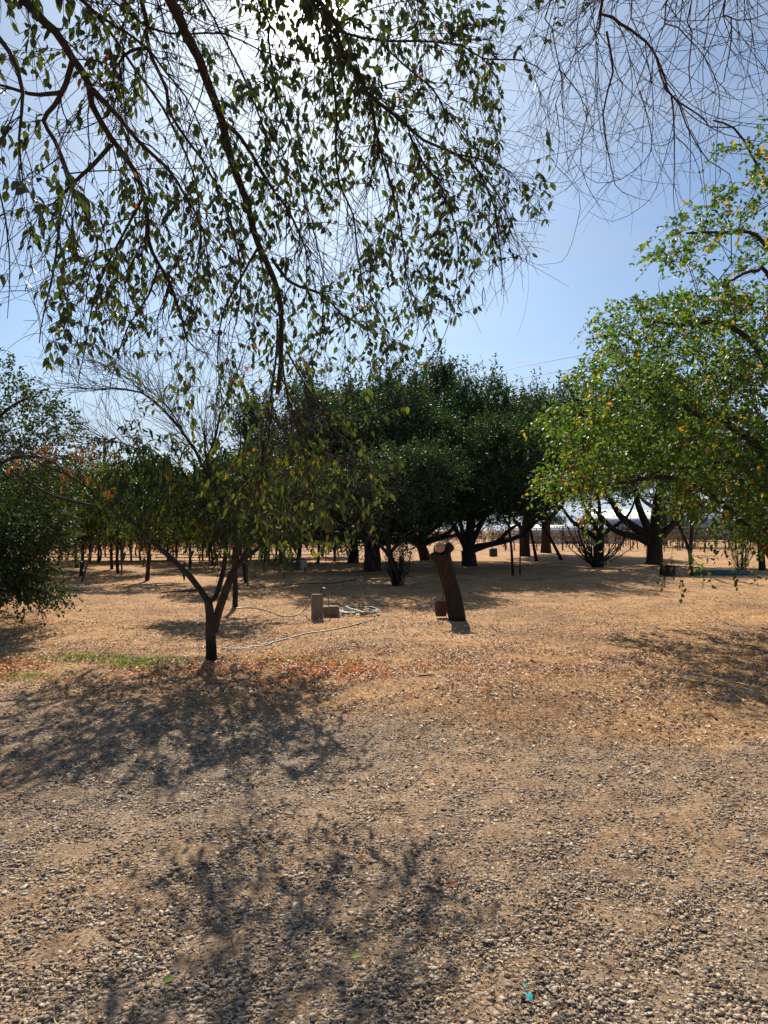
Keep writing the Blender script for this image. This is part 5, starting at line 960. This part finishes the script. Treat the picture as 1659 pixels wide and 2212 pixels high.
# turquoise scrap
m = M(); cx_ = gat(1139, 2165); Q = cx_ + [0, 0, .035]; leaves(m, np.array([Q, Q + [.004, .004, .004]]), np.array([[.25, -.9, -.3], [-.5, .8, .5]]), np.array([.035, .03]), np.array([.024, .007]), 'oval', np.array([.5, .5]), N=np.array([[0, -.3, 1.0], [0, 0, 1.0]])); m_tq = plain('turquoise_tone', (.05, .62, .58), .35, .1); o = m.build('turquoise_fleck', m_tq, None, False); tag(o, 'tiny turquoise scrap lying on the gravel', 'fleck')  # two small folded turquoise faces just above the gravel
# a few single leaves on the gravel
m_l1 = rndmat('single_leaf', [(0, (.6, .25, .04)), (1, (.6, .25, .04))], .6, trans=.2); m_l2 = rndmat('red_leaf', [(0, (.35, .08, .03)), (1, (.35, .08, .03))], .6); m_l3 = rndmat('yellow_green_leaf', [(0, (.38, .42, .12)), (1, (.38, .42, .12))], .6, trans=.2)
for (bx_, by_, mm, ll) in ((772, 1883, m_l1, 'bright orange dead leaf curled on the gravel near the branch shadow'), (969, 1936, m_l2, 'red brown dead leaf on the sunlit gravel'), (757, 2092, m_l3, 'pale green leaf on the gravel in the branch shadow'), (350, 2145, m_l3, 'pale yellow green leaf on the gravel at the bottom left')):
    m = M(); g_ = G3(bx_, by_, .018); leaves(m, np.array([g_, g_ + [.01, .004, 0]]), np.array([[.9, .3, .2], [.6, -.6, .4]]), np.array([.045, .035]), np.array([.03, .022]), 'oval', np.array([.3, .6]), N=np.array([[.2, -.3, 1.0], [0, -.5, 1.0]])); o = m.build('fallen_leaf', mm, None, False); tag(o, ll, 'leaf')
# utility pole and wires
A_ = np.array([-30.3, 80, 0]); Bp = np.array([22, 31.6, 0]); wd = norm(Bp - A_); sd = np.array([-wd[1], wd[0], 0])
def pole(base, label):
    t = thing('utility_pole', base, label, 'utility pole'); m = M(); tubes(m, np.array([[0, 0, -.3], [0, 0, 6], [0, 0, 11.6]]), np.array([.20, .17, .13]), 10, cap=True); m.build('pole', m_post, t)
    for h, w_ in ((11.2, 1.5), (9.7, 1.2)):
        m = M(); tubes(m, np.array([sd * -w_ + [0, 0, h], sd * w_ + [0, 0, h]]), np.array([.07, .07]), 4, cap=True); c_ = m.build('crossarm', m_post, t)
        for s_ in (-.9, -.5, .5, .9):
            m = M(); tubes(m, np.array([sd * w_ * s_ + [0, 0, h + .05], sd * w_ * s_ + [0, 0, h + .22]]), np.array([.05, .035]), 6, cap=True); m.build('insulator', m_darkw, c_)
    return t
pole(A_, 'far wooden utility pole with two crossarms behind the bare peach twigs')
LAB = ['upper of the two top power lines crossing the open sky', 'lower of the two top power lines crossing the open sky', 'upper of the two bottom power lines crossing the open sky', 'lower of the two bottom power lines crossing the open sky']
for (h, s_), l_ in zip(((11.42, 1.35), (11.42, -1.35), (9.92, 1.1), (9.92, -1.1)), LAB):
    a_ = A_ + sd * s_; b_ = Bp + sd * s_; ts = np.linspace(0, 1, 40)[:, None]; P = a_ + (b_ - a_) * ts + np.array([0, 0, 1]) * (h - 1.3 * 4 * ts * (1 - ts) * .35); m = M(); tubes(m, P, np.full(40, .013), 4)
    o = m.build('power_line', m_steel, None, True); tag(o, l_, 'power line', 'power lines crossing the sky')
print('objects', len(bpy.data.objects))
